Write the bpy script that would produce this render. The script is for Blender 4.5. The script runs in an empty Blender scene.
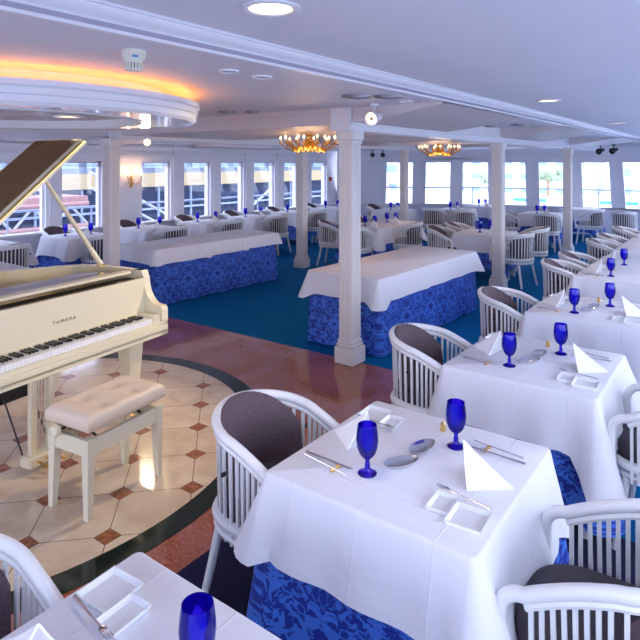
import bpy, bmesh, math, random
from mathutils import Vector, Matrix
R = math.radians
PI = math.pi
S = bpy.context.scene
C = S.collection
random.seed(7)

# ---------------------------------------------------------------- camera
cam = bpy.data.cameras.new('camera')
cam.sensor_width = 36.0
cam.lens = 585 / 640 * 36.0
cam.shift_y = -(320 - 163) / 640
cam.clip_start = 0.05
cam.clip_end = 400
co = bpy.data.objects.new('camera', cam)
C.objects.link(co)
co.location = (0, 0, 1.85)
co.rotation_euler = (R(90), 0, R(36.0))
S.camera = co

# ---------------------------------------------------------------- world, sun, exposure
w = bpy.data.worlds.new('sky')
S.world = w
w.use_nodes = True
nt = w.node_tree
nt.nodes.clear()
out = nt.nodes.new('ShaderNodeOutputWorld')
bg = nt.nodes.new('ShaderNodeBackground')
tc = nt.nodes.new('ShaderNodeTexCoord')
sep = nt.nodes.new('ShaderNodeSeparateXYZ')
cr = nt.nodes.new('ShaderNodeValToRGB')
cr.color_ramp.elements[0].position = 0.42
cr.color_ramp.elements[0].color = (0.74, 0.79, 1.0, 1)
cr.color_ramp.elements[1].position = 0.75
cr.color_ramp.elements[1].color = (0.68, 0.76, 1.0, 1)
mr = nt.nodes.new('ShaderNodeMapRange')
mr.inputs[1].default_value = -1
mr.inputs[2].default_value = 1
nt.links.new(tc.outputs['Generated'], sep.inputs[0])
nt.links.new(sep.outputs['Z'], mr.inputs[0])
nt.links.new(mr.outputs[0], cr.inputs[0])
nt.links.new(cr.outputs[0], bg.inputs[0])
bg.inputs[1].default_value = 5.0
nt.links.new(bg.outputs[0], out.inputs[0])

def area(name, loc, rot, sx, sy, power, col, portal=False):
    l = bpy.data.lights.new(name, 'AREA')
    l.shape = 'RECTANGLE'
    l.size = sx
    l.size_y = sy
    l.energy = power
    l.color = col
    if portal:
        l.cycles.is_portal = True
    o = bpy.data.objects.new(name, l)
    C.objects.link(o)
    o.location = loc
    o.rotation_euler = rot
    return o
# daylight coming in through the long row of windows on the right and behind
area('daylight_portal', (0.95, 5.0, 1.28), (0, R(90), 0), 1.25, 19.0, 1, (1, 1, 1), True)
area('daylight_portal', (-9.75, 8.0, 1.28), (0, R(-90), 0), 1.2, 13.0, 1, (1, 1, 1), True)
area('daylight_portal', (-4.4, -3.2, 1.3), (R(90), 0, 0), 10.0, 1.8, 1, (1, 1, 1), True)
EXPOSURE = 0.2
S.view_settings.view_transform = 'Standard'
S.view_settings.look = 'None'
S.view_settings.gamma = 1.0
S.view_settings.use_curve_mapping = False
S.view_settings.exposure = EXPOSURE

# ---------------------------------------------------------------- helpers
class MB:
    def __init__(s):
        s.v = []; s.f = []; s.m = []; s.uv = {}
        s.mi = 0
    def add(s, vs, fs, M=None):
        o = len(s.v)
        for p in vs:
            p = Vector(p)
            if M is not None: p = M @ p
            s.v.append(tuple(p))
        for f in fs:
            s.f.append(tuple(i + o for i in f)); s.m.append(s.mi)
        return s
    def box(s, x0, x1, y0, y1, z0, z1, M=None):
        vs = [(x0,y0,z0),(x1,y0,z0),(x1,y1,z0),(x0,y1,z0),(x0,y0,z1),(x1,y0,z1),(x1,y1,z1),(x0,y1,z1)]
        return s.add(vs, [(0,3,2,1),(4,5,6,7),(0,1,5,4),(1,2,6,5),(2,3,7,6),(3,0,4,7)], M)
    def bbox(s, x0, x1, y0, y1, z0, z1, b=.008, M=None):   # bevelled box: chamfered top and sides
        def ring(i, z): return [(x0+i,y0+b-0,z),(x0+b,y0+i,z),(x1-b,y0+i,z),(x1-i,y0+b,z),(x1-i,y1-b,z),(x1-b,y1-i,z),(x0+b,y1-i,z),(x0+i,y1-b,z)]
        vs = []
        for i, z in ((b, z0), (0, z0+b), (0, z1-b), (b, z1)):
            r_ = []
            for (X, Y) in ((x0,y0),(x1,y0),(x1,y1),(x0,y1)):
                pass
            a = i; q = b * 1.0
            r_ = [(x0+a, y0+a+q, z), (x0+a+q, y0+a, z), (x1-a-q, y0+a, z), (x1-a, y0+a+q, z),
                  (x1-a, y1-a-q, z), (x1-a-q, y1-a, z), (x0+a+q, y1-a, z), (x0+a, y1-a-q, z)]
            vs += r_
        fs = [tuple(reversed(range(8))), tuple(range(24, 32))]
        for j in range(3):
            for k in range(8):
                k2 = (k+1) % 8
                fs.append((j*8+k, j*8+k2, j*8+8+k2, j*8+8+k))
        return s.add(vs, fs, M)
    def tube(s, pts, r, n=10, ry=None, closed=False, M=None, up=(0,0,1), cap=True):
        pts = [Vector(p) for p in pts]
        N = len(pts); rr = r if isinstance(r, (list, tuple)) else [r]*N
        vs = []; fs = []
        upv = Vector(up)
        for i, p in enumerate(pts):
            a = pts[(i-1) % N] if (closed or i > 0) else p
            b = pts[(i+1) % N] if (closed or i < N-1) else p
            t = (b - a).normalized()
            u = upv if abs(t.dot(upv)) < .95 else Vector((1, 0, 0)) if abs(t.x) < .9 else Vector((0, 1, 0))
            sd = t.cross(u).normalized(); uu = sd.cross(t).normalized()
            k = rr[i]; k2 = k if ry is None else k * ry
            for j in range(n):
                an = 2*PI*j/n
                vs.append(p + sd*(math.cos(an)*k) + uu*(math.sin(an)*k2))
        m = N if closed else N-1
        for i in range(m):
            for j in range(n):
                a = i*n+j; b = i*n+(j+1) % n; c = ((i+1) % N)*n+(j+1) % n; d = ((i+1) % N)*n+j
                fs.append((a, d, c, b))
        if not closed and cap:
            fs.append(tuple(range(n))); fs.append(tuple(reversed(range((N-1)*n, N*n))))
        return s.add(vs, fs, M)
    def lathe(s, prof, n=24, M=None, cap=True):
        vs = []; fs = []
        for (r, z) in prof:
            for j in range(n):
                a = 2*PI*j/n
                vs.append((r*math.cos(a), r*math.sin(a), z))
        for i in range(len(prof)-1):
            for j in range(n):
                j2 = (j+1) % n
                fs.append((i*n+j, i*n+j2, (i+1)*n+j2, (i+1)*n+j))
        if cap:
            if prof[0][0] > 1e-5: fs.append(tuple(reversed(range(n))))
            if prof[-1][0] > 1e-5: fs.append(tuple(range((len(prof)-1)*n, len(prof)*n)))
        return s.add(vs, fs, M)
    def prism(s, poly, z0, z1, M=None):
        n = len(poly)
        vs = [(x, y, z0) for x, y in poly] + [(x, y, z1) for x, y in poly]
        fs = [tuple(reversed(range(n))), tuple(range(n, 2*n))]
        for j in range(n):
            k = (j+1) % n
            fs.append((j, k, n+k, n+j))
        return s.add(vs, fs, M)
    def mesh(s, name, mats, smooth=35):
        me = bpy.data.meshes.new(name)
        me.from_pydata(s.v, [], s.f)
        mats = mats if isinstance(mats, (list, tuple)) else [mats]
        for m in mats: me.materials.append(m)
        me.polygons.foreach_set('material_index', s.m)
        bm = bmesh.new(); bm.from_mesh(me)
        bmesh.ops.remove_doubles(bm, verts=bm.verts, dist=1e-5)
        bmesh.ops.recalc_face_normals(bm, faces=bm.faces)
        bm.to_mesh(me); bm.free()
        if smooth:
            me.shade_smooth()
            me.set_sharp_from_angle(angle=R(smooth))
        return me
    def build(s, name, mats, parent=None, smooth=35, **kw):
        o = bpy.data.objects.new(name, s.mesh(name, mats, smooth))
        C.objects.link(o)
        if parent: o.parent = parent
        tag(o, **kw)
        return o

def tag(o, label=None, cat=None, group=None, kind=None):
    if label: o['label'] = label
    if cat: o['category'] = cat
    if group: o['group'] = group
    if kind: o['kind'] = kind
    return o

def empty(name, loc=(0,0,0), rz=0, **kw):
    o = bpy.data.objects.new(name, None)
    C.objects.link(o)
    o.location = loc
    o.rotation_euler = (0, 0, rz)
    o.empty_display_size = .1
    tag(o, **kw)
    return o

def copy_tree(o, loc, rz=0, label=None, group=None, parent=None):
    c = o.copy(); C.objects.link(c)
    if parent is not None: c.parent = parent
    else:
        c.location = loc; c.rotation_euler = (0, 0, rz)
        if label: c['label'] = label
        if group: c['group'] = group
    for ch in KIDS.get(o.name, []): copy_tree(ch, None, parent=c)
    return c
KIDS = {}
def proto(o):
    k = [x for x in C.objects if x.parent == o]
    if k: KIDS[o.name] = k
    for x in k: proto(x)
    return o
USED = set()
def place(p, loc, rz=0, label=None, group=None, cat=None):
    if p.name not in USED:
        USED.add(p.name)
        p.location = loc; p.rotation_euler = (0, 0, rz)
        if label: p['label'] = label
        if group: p['group'] = group
        if cat: p['category'] = cat
        return p
    return copy_tree(p, loc, rz, label, group)

def T(x, y, z): return Matrix.Translation((x, y, z))
def RZ(a): return Matrix.Rotation(a, 4, 'Z')
def RX(a): return Matrix.Rotation(a, 4, 'X')
def RY(a): return Matrix.Rotation(a, 4, 'Y')

# ---------------------------------------------------------------- materials
def mat(name, col, rough=.5, metal=0, noise=0, nscale=20, bump=0, bscale=60, emit=None, es=0, coat=0, spec=.5, trans=0, ior=1.45, sheen=0):
    m = bpy.data.materials.new(name); m.use_nodes = True
    n = m.node_tree.nodes; l = m.node_tree.links
    b = n['Principled BSDF']
    b.inputs['Base Color'].default_value = (*col, 1)
    b.inputs['Roughness'].default_value = rough
    b.inputs['Metallic'].default_value = metal
    b.inputs['Coat Weight'].default_value = coat
    b.inputs['Specular IOR Level'].default_value = spec
    b.inputs['Transmission Weight'].default_value = trans
    b.inputs['IOR'].default_value = ior
    if sheen: b.inputs['Sheen Weight'].default_value = sheen
    if emit:
        b.inputs['Emission Color'].default_value = (*emit, 1)
        b.inputs['Emission Strength'].default_value = es
    t = n.new('ShaderNodeTexCoord')
    if noise:
        x = n.new('ShaderNodeTexNoise'); x.inputs['Scale'].default_value = nscale; x.inputs['Detail'].default_value = 4
        l.new(t.outputs['Object'], x.inputs['Vector'])
        r = n.new('ShaderNodeMix'); r.data_type = 'RGBA'
        r.inputs[6].default_value = (*[c*(1-noise) for c in col], 1)
        r.inputs[7].default_value = (*[min(1, c*(1+noise)) for c in col], 1)
        l.new(x.outputs['Fac'], r.inputs[0]); l.new(r.outputs[2], b.inputs['Base Color'])
    if bump:
        x = n.new('ShaderNodeTexNoise'); x.inputs['Scale'].default_value = bscale; x.inputs['Detail'].default_value = 3
        l.new(t.outputs['Object'], x.inputs['Vector'])
        q = n.new('ShaderNodeBump'); q.inputs['Strength'].default_value = bump; q.inputs['Distance'].default_value = .01
        l.new(x.outputs['Fac'], q.inputs['Height']); l.new(q.outputs[0], b.inputs['Normal'])
    return m

def ramp(n, stops, interp='LINEAR'):
    r = n.new('ShaderNodeValToRGB'); r.color_ramp.interpolation = interp
    e = r.color_ramp.elements
    while len(e) < len(stops): e.new(.5)
    for i, (p, c) in enumerate(stops):
        e[i].position = p; e[i].color = (*c, 1)
    return r

M = {}
M['ceil'] = mat('ceiling_paint', (.80, .78, .84), .55, noise=.03, nscale=3)
M['trim'] = mat('white_trim_paint', (.82, .80, .82), .35, noise=.03)
M['gloss_trim'] = mat('gloss_white_trim', (.86, .85, .88), .12, coat=.4)
M['wall'] = mat('wall_paint', (.78, .77, .82), .5, noise=.03)
M['column'] = mat('column_paint', (.84, .79, .75), .35, noise=.03)
M['chair'] = mat('chair_paint', (.84, .84, .84), .28, noise=.03, coat=.15)
M['pad'] = mat('brown_upholstery', (.11, .072, .085), .6, noise=.9, nscale=160, bump=.3, bscale=180)
M['cushion'] = mat('grey_seat_fabric', (.06, .052, .065), .8, noise=.4, nscale=200, bump=.2, bscale=200)
M['knob'] = mat('black_plastic', (.015, .015, .02), .4)
M['cloth'] = mat('white_linen', (.82, .82, .87), .75, bump=.6, bscale=7, sheen=.1)
def add_creases(m):
    n = m.node_tree.nodes; l = m.node_tree.links; b = n['Principled BSDF']
    t = n.new('ShaderNodeTexCoord'); s_ = n.new('ShaderNodeSeparateXYZ'); l.new(t.outputs['Object'], s_.inputs[0])
    hs = []
    for k, per in ((0, .135), (1, .135)):
        p = n.new('ShaderNodeMath'); p.operation = 'PINGPONG'; p.inputs[1].default_value = per; l.new(s_.outputs[k], p.inputs[0])
        r = n.new('ShaderNodeMapRange'); r.interpolation_type = 'SMOOTHSTEP'; r.inputs[1].default_value = 0; r.inputs[2].default_value = .006; r.inputs[3].default_value = 1; r.inputs[4].default_value = 0
        l.new(p.outputs[0], r.inputs[0]); hs.append(r.outputs[0])
    a = n.new('ShaderNodeMath'); a.operation = 'MAXIMUM'; l.new(hs[0], a.inputs[0]); l.new(hs[1], a.inputs[1])
    q = n.new('ShaderNodeBump'); q.inputs['Strength'].default_value = .35; q.inputs['Distance'].default_value = .003
    l.new(a.outputs[0], q.inputs['Height'])
    old = b.inputs['Normal'].links[0].from_socket; l.new(old, q.inputs['Normal']); l.new(q.outputs[0], b.inputs['Normal'])
add_creases(M['cloth'])
M['napkin'] = mat('napkin_linen', (.92, .92, .93), .7, bump=.1, bscale=30)
M['piano'] = mat('ivory_piano_lacquer', (.84, .75, .52), .18, coat=.6, noise=.02)
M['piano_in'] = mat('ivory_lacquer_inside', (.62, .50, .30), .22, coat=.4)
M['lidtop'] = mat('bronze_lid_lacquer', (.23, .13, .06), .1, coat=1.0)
M['plate'] = mat('desk_ceiling_reflection', (.30, .26, .29), .1, coat=.8)  # cream desk; the ceiling's lavender reflection is put into its base colour
M['brass'] = mat('brass', (.85, .58, .2), .25, 1)
M['gold'] = mat('gilt_metal', (.75, .42, .10), .3, 1)
M['steel'] = mat('steel', (.72, .70, .70), .18, 1)
M['white_key'] = mat('key_ivory', (.92, .91, .88), .2, coat=.4)
M['black_key'] = mat('key_black', (.012, .012, .014), .25, coat=.4)
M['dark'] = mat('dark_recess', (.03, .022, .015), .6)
M['bench'] = mat('bench_cream_paint', (.84, .76, .56), .35, noise=.03)
M['leather'] = mat('cream_leather', (.82, .66, .50), .42, bump=.12, bscale=90)
M['porcelain'] = mat('white_porcelain', (.88, .89, .9), .12, coat=.5)
M['tablewhite'] = mat('table_leg_paint', (.7, .72, .76), .4)
M['wood'] = mat('table_board', (.35, .22, .12), .6, noise=.2)
M['lampglow'] = mat('lamp_glow', (1, .9, .7), .5, emit=(1, .74, .36), es=2.6)
M['bulb'] = mat('candle_bulb_glow', (1, .8, .5), .5, emit=(1, .60, .22), es=8)
M['cove'] = mat('cove_rope_light', (1, .5, .1), .5, emit=(1, .32, .035), es=13)
M['vent'] = mat('vent_metal', (.33, .30, .33), .4, .5)
M['beige'] = mat('beige_plastic', (.80, .76, .60), .4)
M['blue_mark'] = mat('blue_plastic', (.02, .2, .6), .4)
M['red'] = mat('red_paint', (.6, .03, .03), .4)
M['text'] = mat('gilt_lettering', (.35, .26, .12), .35, .6)
M['rail'] = mat('blue_rail_paint', (.06, .30, .65), .4)
M['greyrail'] = mat('grey_rail_paint', (.25, .30, .42), .4)

def m_glass(name, col=(1,1,1), gl=.06):
    m = bpy.data.materials.new(name); m.use_nodes = True
    n = m.node_tree.nodes; l = m.node_tree.links; n.remove(n['Principled BSDF'])
    o = n['Material Output']
    t = n.new('ShaderNodeBsdfTransparent'); t.inputs[0].default_value = (*col, 1)
    g = n.new('ShaderNodeBsdfGlossy'); g.inputs['Roughness'].default_value = .02
    x = n.new('ShaderNodeMixShader'); x.inputs[0].default_value = gl
    l.new(t.outputs[0], x.inputs[1]); l.new(g.outputs[0], x.inputs[2]); l.new(x.outputs[0], o.inputs[0])
    return m
M['pane'] = m_glass('window_glass', (.97, .98, 1), .05)

def m_goblet():
    m = bpy.data.materials.new('cobalt_glass'); m.use_nodes = True
    n = m.node_tree.nodes; l = m.node_tree.links; n.remove(n['Principled BSDF'])
    o = n['Material Output']
    t = n.new('ShaderNodeBsdfTransparent'); t.inputs[0].default_value = (.27, .17, 1.0, 1)
    d = n.new('ShaderNodeBsdfTranslucent'); d.inputs[0].default_value = (.09, .03, 1.0, 1)
    g = n.new('ShaderNodeBsdfGlossy'); g.inputs['Roughness'].default_value = .03
    a = n.new('ShaderNodeMixShader'); a.inputs[0].default_value = .4
    f = n.new('ShaderNodeFresnel'); f.inputs[0].default_value = 1.5
    x = n.new('ShaderNodeMixShader')
    l.new(t.outputs[0], a.inputs[1]); l.new(d.outputs[0], a.inputs[2])
    l.new(f.outputs[0], x.inputs[0]); l.new(a.outputs[0], x.inputs[1]); l.new(g.outputs[0], x.inputs[2])
    l.new(x.outputs[0], o.inputs[0])
    return m
M['cobalt'] = m_goblet()
M['mirror'] = mat('polished_band', (.62, .60, .68), .10, .9)
M['bronze'] = mat('bronze_ceiling_plate', (.42, .28, .19), .25, .3)

def m_damask():
    m = bpy.data.materials.new('blue_damask'); m.use_nodes = True
    n = m.node_tree.nodes; l = m.node_tree.links
    b = n['Principled BSDF']; b.inputs['Roughness'].default_value = .6
    u = n.new('ShaderNodeUVMap')
    s = n.new('ShaderNodeSeparateXYZ'); l.new(u.outputs[0], s.inputs[0])
    pp = n.new('ShaderNodeMath'); pp.operation = 'PINGPONG'; pp.inputs[1].default_value = .26
    l.new(s.outputs[0], pp.inputs[0])
    cb = n.new('ShaderNodeCombineXYZ'); l.new(pp.outputs[0], cb.inputs[0]); l.new(s.outputs[1], cb.inputs[1])
    p2 = n.new('ShaderNodeMath'); p2.operation = 'PINGPONG'; p2.inputs[1].default_value = .31; l.new(s.outputs[1], p2.inputs[0]); l.new(p2.outputs[0], cb.inputs[1])
    no = n.new('ShaderNodeTexNoise'); no.inputs['Scale'].default_value = 11; no.inputs['Detail'].default_value = 2.2; no.inputs['Distortion'].default_value = 3.2; no.inputs['Roughness'].default_value = .45
    l.new(cb.outputs[0], no.inputs['Vector'])
    n3 = n.new('ShaderNodeTexNoise'); n3.inputs['Scale'].default_value = 42; n3.inputs['Detail'].default_value = 1; n3.inputs['Distortion'].default_value = 1.6
    l.new(cb.outputs[0], n3.inputs['Vector'])
    mu = n.new('ShaderNodeMath'); mu.operation = 'MULTIPLY'
    r1 = ramp(n, [(.485, (0,0,0)), (.505, (1,1,1))]); l.new(no.outputs['Fac'], r1.inputs[0])
    r2 = ramp(n, [(.36, (.15,)*3), (.42, (1,1,1))]); l.new(n3.outputs['Fac'], r2.inputs[0])
    l.new(r1.outputs[0], mu.inputs[0]); l.new(r2.outputs[0], mu.inputs[1])
    x = n.new('ShaderNodeMix'); x.data_type = 'RGBA'
    x.inputs[6].default_value = (.06, .20, .75, 1); x.inputs[7].default_value = (.012, .035, .32, 1)
    l.new(mu.outputs[0], x.inputs[0]); l.new(x.outputs[2], b.inputs['Base Color'])
    return m
M['damask'] = m_damask()

def m_carpet():
    m = mat('blue_carpet', (.0, .09, .26), .95)
    n = m.node_tree.nodes; l = m.node_tree.links; b = n['Principled BSDF']
    b.inputs['Specular IOR Level'].default_value = .1
    t = n.new('ShaderNodeTexCoord')
    x = n.new('ShaderNodeTexNoise'); x.inputs['Scale'].default_value = 90; x.inputs['Detail'].default_value = 5
    l.new(t.outputs['Object'], x.inputs['Vector'])
    r = ramp(n, [(.3, (.0, .10, .30)), (.7, (.004, .19, .46))]); l.new(x.outputs['Fac'], r.inputs[0])
    l.new(r.outputs[0], b.inputs['Base Color'])
    q = n.new('ShaderNodeBump'); q.inputs['Strength'].default_value = .4; q.inputs['Distance'].default_value = .005
    l.new(x.outputs['Fac'], q.inputs['Height']); l.new(q.outputs[0], b.inputs['Normal'])
    return m
M['carpet'] = m_carpet()

M['navy'] = mat('dark_carpet_area', (.022, .022, .06), .95, noise=.3, nscale=120, bump=.3, bscale=120, spec=.1)
def m_granite():
    m = mat('red_granite', (.3, .1, .06), .12, coat=.3)
    n = m.node_tree.nodes; l = m.node_tree.links; b = n['Principled BSDF']
    t = n.new('ShaderNodeTexCoord')
    x = n.new('ShaderNodeTexNoise'); x.inputs['Scale'].default_value = 60; x.inputs['Detail'].default_value = 6
    y = n.new('ShaderNodeTexNoise'); y.inputs['Scale'].default_value = 1.3; y.inputs['Detail'].default_value = 3; y.inputs['Distortion'].default_value = 1.0
    l.new(t.outputs['Object'], x.inputs['Vector']); l.new(t.outputs['Object'], y.inputs['Vector'])
    r = ramp(n, [(.35, (.24, .055, .025)), (.65, (.46, .15, .07))]); l.new(x.outputs['Fac'], r.inputs[0])
    r2 = ramp(n, [(.42, (.0,)*3), (.62, (1,)*3)]); l.new(y.outputs['Fac'], r2.inputs[0])
    k = n.new('ShaderNodeMix'); k.data_type = 'RGBA'; l.new(r2.outputs[0], k.inputs[0]); l.new(r.outputs[0], k.inputs[6])
    k.inputs[7].default_value = (.42, .18, .17, 1)
    l.new(k.outputs[2], b.inputs['Base Color'])
    return m
M['granite'] = m_granite()

def m_tile():   # cream octagon tiles with small brown dots, laid diagonally
    m = mat('cream_stone_tile', (.72, .55, .38), .16, coat=.25)
    n = m.node_tree.nodes; l = m.node_tree.links; b = n['Principled BSDF']
    t = n.new('ShaderNodeTexCoord')
    mp = n.new('ShaderNodeMapping'); mp.inputs['Rotation'].default_value = (0, 0, R(45)); 
    # dot centres at (-2.82,1.99), pitch .383
    mp.vector_type = 'POINT'
    l.new(t.outputs['Object'], mp.inputs[0])
    s = n.new('ShaderNodeSeparateXYZ'); l.new(mp.outputs[0], s.inputs[0])
    c45 = math.cos(R(45)); px, py = -2.815, 1.99
    u0 = c45*px - c45*py; v0 = c45*px + c45*py
    P = .384
    def math_(op, a, b_=None, c=None):
        q = n.new('ShaderNodeMath'); q.operation = op
        for i, z in enumerate((a, b_, c)):
            if z is None: continue
            if isinstance(z, (int, float)): q.inputs[i].default_value = z
            else: l.new(z, q.inputs[i])
        return q.outputs[0]
    def cell(o, off):   # distance to the nearest grid line
        a = math_('SUBTRACT', o, off)
        return math_('PINGPONG', a, P/2) , a
    du, au = cell(s.outputs[0], u0)
    dv, av = cell(s.outputs[1], v0)
    sm = math_('ADD', du, dv)
    dot = math_('LESS_THAN', sm, .066)
    edge = math_('LESS_THAN', math_('ABSOLUTE', math_('SUBTRACT', sm, .066)), .0025)
    line = math_('LESS_THAN', math_('MINIMUM', du, dv), .0022)
    grout = math_('MAXIMUM', math_('MULTIPLY', line, math_('SUBTRACT', 1.0, dot)), edge)
    x = n.new('ShaderNodeTexNoise'); x.inputs['Scale'].default_value = 5; x.inputs['Detail'].default_value = 8; x.inputs['Distortion'].default_value = .6
    l.new(t.outputs['Object'], x.inputs['Vector'])
    r = ramp(n, [(.3, (.60, .45, .31)), (.7, (.80, .66, .49))]); l.new(x.outputs['Fac'], r.inputs[0])
    x2 = n.new('ShaderNodeTexNoise'); x2.inputs['Scale'].default_value = 35; x2.inputs['Detail'].default_value = 6
    l.new(t.outputs['Object'], x2.inputs['Vector'])
    r2 = ramp(n, [(.35, (.22, .07, .03)), (.65, (.42, .16, .07))]); l.new(x2.outputs['Fac'], r2.inputs[0])
    k = n.new('ShaderNodeMix'); k.data_type = 'RGBA'; l.new(dot, k.inputs[0]); l.new(r.outputs[0], k.inputs[6]); l.new(r2.outputs[0], k.inputs[7])
    k2 = n.new('ShaderNodeMix'); k2.data_type = 'RGBA'; l.new(grout, k2.inputs[0]); l.new(k.outputs[2], k2.inputs[6]); k2.inputs[7].default_value = (.13, .08, .06, 1)
    l.new(k2.outputs[2], b.inputs['Base Color'])
    return m
M['tile'] = m_tile()

def m_green():
    m = mat('dark_green_marble', (.012, .022, .018), .12, noise=.8, nscale=12)
    return m
M['green'] = m_green()
def m_trees():
    return mat('foliage', (.30, .36, .22), .8, noise=.6, nscale=3)
M['leaf'] = m_trees()

def struct(o): o['kind'] = 'structure'; return o
def sbox(name, b, m, parent=None):
    q = MB()
    for a in b: q.box(*a)
    o = q.build(name, m, parent)
    if parent is None: struct(o)
    return o

# ================================================================ the setting
ZL, ZU, XM = 2.35, 2.44, -1.95
XW, XR = -9.4, 0.8
CX, CY = -4.15, 1.95
sbox('floor', [(-9.6, 1.0, -3.2, 17.2, -.12, 0)], M['carpet'])
# stone area with its border ring and tiled disc, each let into the floor one above the other by millimetres
q = MB(); q.box(-7.2, -2.07, -1.0, 4.6, -.01, .004); struct(q.build('floor', M['granite']))
EL = T(-4.0, 1.9, 0) @ Matrix.Diagonal((.955, 1.01, 1, 1))
q = MB(); q.box(-2.07, .8, -1.0, 3.2, -.01, .004); struct(q.build('floor', M['navy']))  # separate piece of floor, darker navy, under the near right row
def disc(r0, r1, z0, z1, n=96):
    q = MB()
    if r0 <= 0: q.lathe([(r1, z0), (r1, z1)], n, EL)
    else: q.lathe([(r0, z0), (r1, z0), (r1, z1), (r0, z1), (r0, z0)], n, EL, cap=False)
    return q
struct(disc(1.645, 1.79, -.005, .008).build('trim_1', M['green']))
struct(disc(0, 1.645, -.005, .0075).build('floor', M['tile']))

# ceilings
sbox('ceiling', [(XW-.2, XM, -3.2, 17.0, ZL, ZL+.3)], M['ceil'])
sbox('ceiling', [(XM, XR+.3, -3.2, 17.0, ZU, ZU+.3)], M['ceil'])
# long stepped moulding between the two ceiling heights
q = MB()
y0, y1 = -3.2, 16.3
q.box(XM-.02, XM+.012, y0, y1, ZL-.006, ZL+.008)
prof_ = [(0, .030), (.010, .031), (.012, .036), (.018, .040), (.032, .048), (.044, .058), (.052, .070), (.054, .078), (.066, .079), (.066, .0895), (0, .0895)]
vs = [(XM+x, yy_, ZL+z) for yy_ in (y0, y1) for x, z in prof_]; n_ = len(prof_)
q.add(vs, [(i, (i+1) % n_, n_+(i+1) % n_, n_+i) for i in range(n_)])
struct(q.build('trim_2', M['trim']))
q = MB(); q.box(XM-.004, XM+.004, y0, y1, ZL+.008, ZL+.032)
struct(q.build('trim_3', M['mirror']))

# beams: along the columns and across them, ribbed below
def soffit(name, y0, y1):     # planked lower ceiling, cambered up to the moulding at its right end
    q = MB(); n = round((y1-y0)/.165); wd = (y1-y0)/n
    sec = [(XW, 2.19), (-3.0, 2.20), (-2.6, 2.235), (-2.25, 2.29), (XM-.03, 2.332)]
    for i in range(n):
        a, b = y0+i*wd+(.004 if i else 0), y0+(i+1)*wd-(.004 if i < n-1 else 0)
        m = len(sec)
        vs = [(x, a, z) for x, z in sec] + [(x, b, z) for x, z in sec] + [(x, a, ZL) for x, z in sec] + [(x, b, ZL) for x, z in sec]
        fs = []
        for k in range(m-1): fs += [(k, k+1, m+k+1, m+k), (k, 2*m+k, 2*m+k+1, k+1), (m+k, m+k+1, 3*m+k+1, 3*m+k)]
        q.add(vs, fs)
    q.add([(XW, y0+.01, 2.205), (-3.0, y0+.01, 2.215), (-2.6, y0+.01, 2.25), (-2.25, y0+.01, 2.305), (XM, y0+.01, 2.336), (XW, y1-.01, 2.205), (-3.0, y1-.01, 2.215), (-2.6, y1-.01, 2.25), (-2.25, y1-.01, 2.305), (XM, y1-.01, 2.336)],
          [(k, k+1, k+6, k+5) for k in range(4)])
    q.box(XW, -3.0, y0-.03, y0, 2.30, ZL)
    return struct(q.build(name, M['soffit']))
M['soffit'] = mat('planked_soffit_paint', (.72, .64, .64), .45, noise=.03)
soffit('trim_4', 4.42, 6.42)
soffit('trim_5', 8.38, 10.40)
soffit('trim_6', 12.40, 14.6)
def beam(name, x0, x1, y0, y1, z0):
    q = MB(); q.box(x0, x1, y0, y1, z0+.02, ZL); n = 3; wd = (x1-x0)/n
    for i in range(n): q.box(x0+i*wd+.008, x0+(i+1)*wd-.008, y0, y1, z0, z0+.021)
    q.box(x0-.02, x1+.02, y0, y1, z0+.05, z0+.075); q.box(x0-.004, x1+.004, y0-.02, y0+.01, z0, ZL)
    return struct(q.build(name, M['trim']))
beam('trim_7', -3.06, -2.86, 4.403, 16.0, 2.145)
beam('trim_8', -6.46, -6.26, 4.403, 15.3, 2.145)

# left wall with its window openings
WL = [(3.55, 5.19), (5.47, 6.24), (7.10, 7.81), (8.15, 8.90), (9.20, 9.94), (10.28, 11.05), (11.39, 11.98), (12.55, 13.27)]
SZ, TZ = .68, 1.89
q = MB()
q.box(XW-.2, XW, -3.2, 13.75, 0, SZ)
q.box(XW-.2, XW, -3.2, 13.75, TZ, ZL+.1)
e = [-3.2] + [v for p in WL for v in p] + [13.75]
for i in range(0, len(e), 2): q.box(XW-.2, XW, e[i], e[i+1], SZ, TZ)
for k in range(4): q.box(XW, XW+.012, -3.2, 13.6, .06+k*.155, .06+k*.155+.135)     # boarding below the sill
for i in range(2, len(e)-2, 2): 
    if e[i+1]-e[i] < .5: q.box(XW, XW+.03, e[i]+.05, e[i+1]-.05, SZ, ZL)              # pilasters
struct(q.build('wall_left', M['wall']))
q = MB(); q.box(XW, XW+.07, -3.2, 13.7, SZ-.005, SZ+.03); struct(q.build('trim_9', M['trim']))
q = MB(); q.box(XW, XW+.05, -3.2, 13.7, TZ+.05, TZ+.11); q.box(XW, XW+.09, -3.2, 13.7, TZ+.20, TZ+.28); q.box(XW, XW+.14, -3.2, 13.7, 2.22, ZL); struct(q.build('trim_10', M['trim']))
wn = 1
for (a, b) in WL:
    q = MB()
    for (u0, u1, v0, v1) in ((a, a+.035, SZ, TZ), (b-.035, b, SZ, TZ), (a, b, TZ-.035, TZ), (a, b, SZ, SZ+.03)):
        q.box(XW-.12, XW-.06, u0, u1, v0, v1)
    fr = struct(q.build('window_%d' % wn, M['trim'])); wn += 1
    q = MB(); q.box(XW-.10, XW-.095, a+.03, b-.03, SZ+.03, TZ-.03); q.build('window_pane', M['pane'], fr)
    q = MB()                                                                            # slatted blind drawn up at the top
    for k in range(4): q.box(XW-.055, XW-.035, a+.02, b-.02, TZ-.045-k*.022, TZ-.035-k*.022)
    q.build('window_blind', M['greyrail'], fr, label='raised grey slatted blind')

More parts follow.
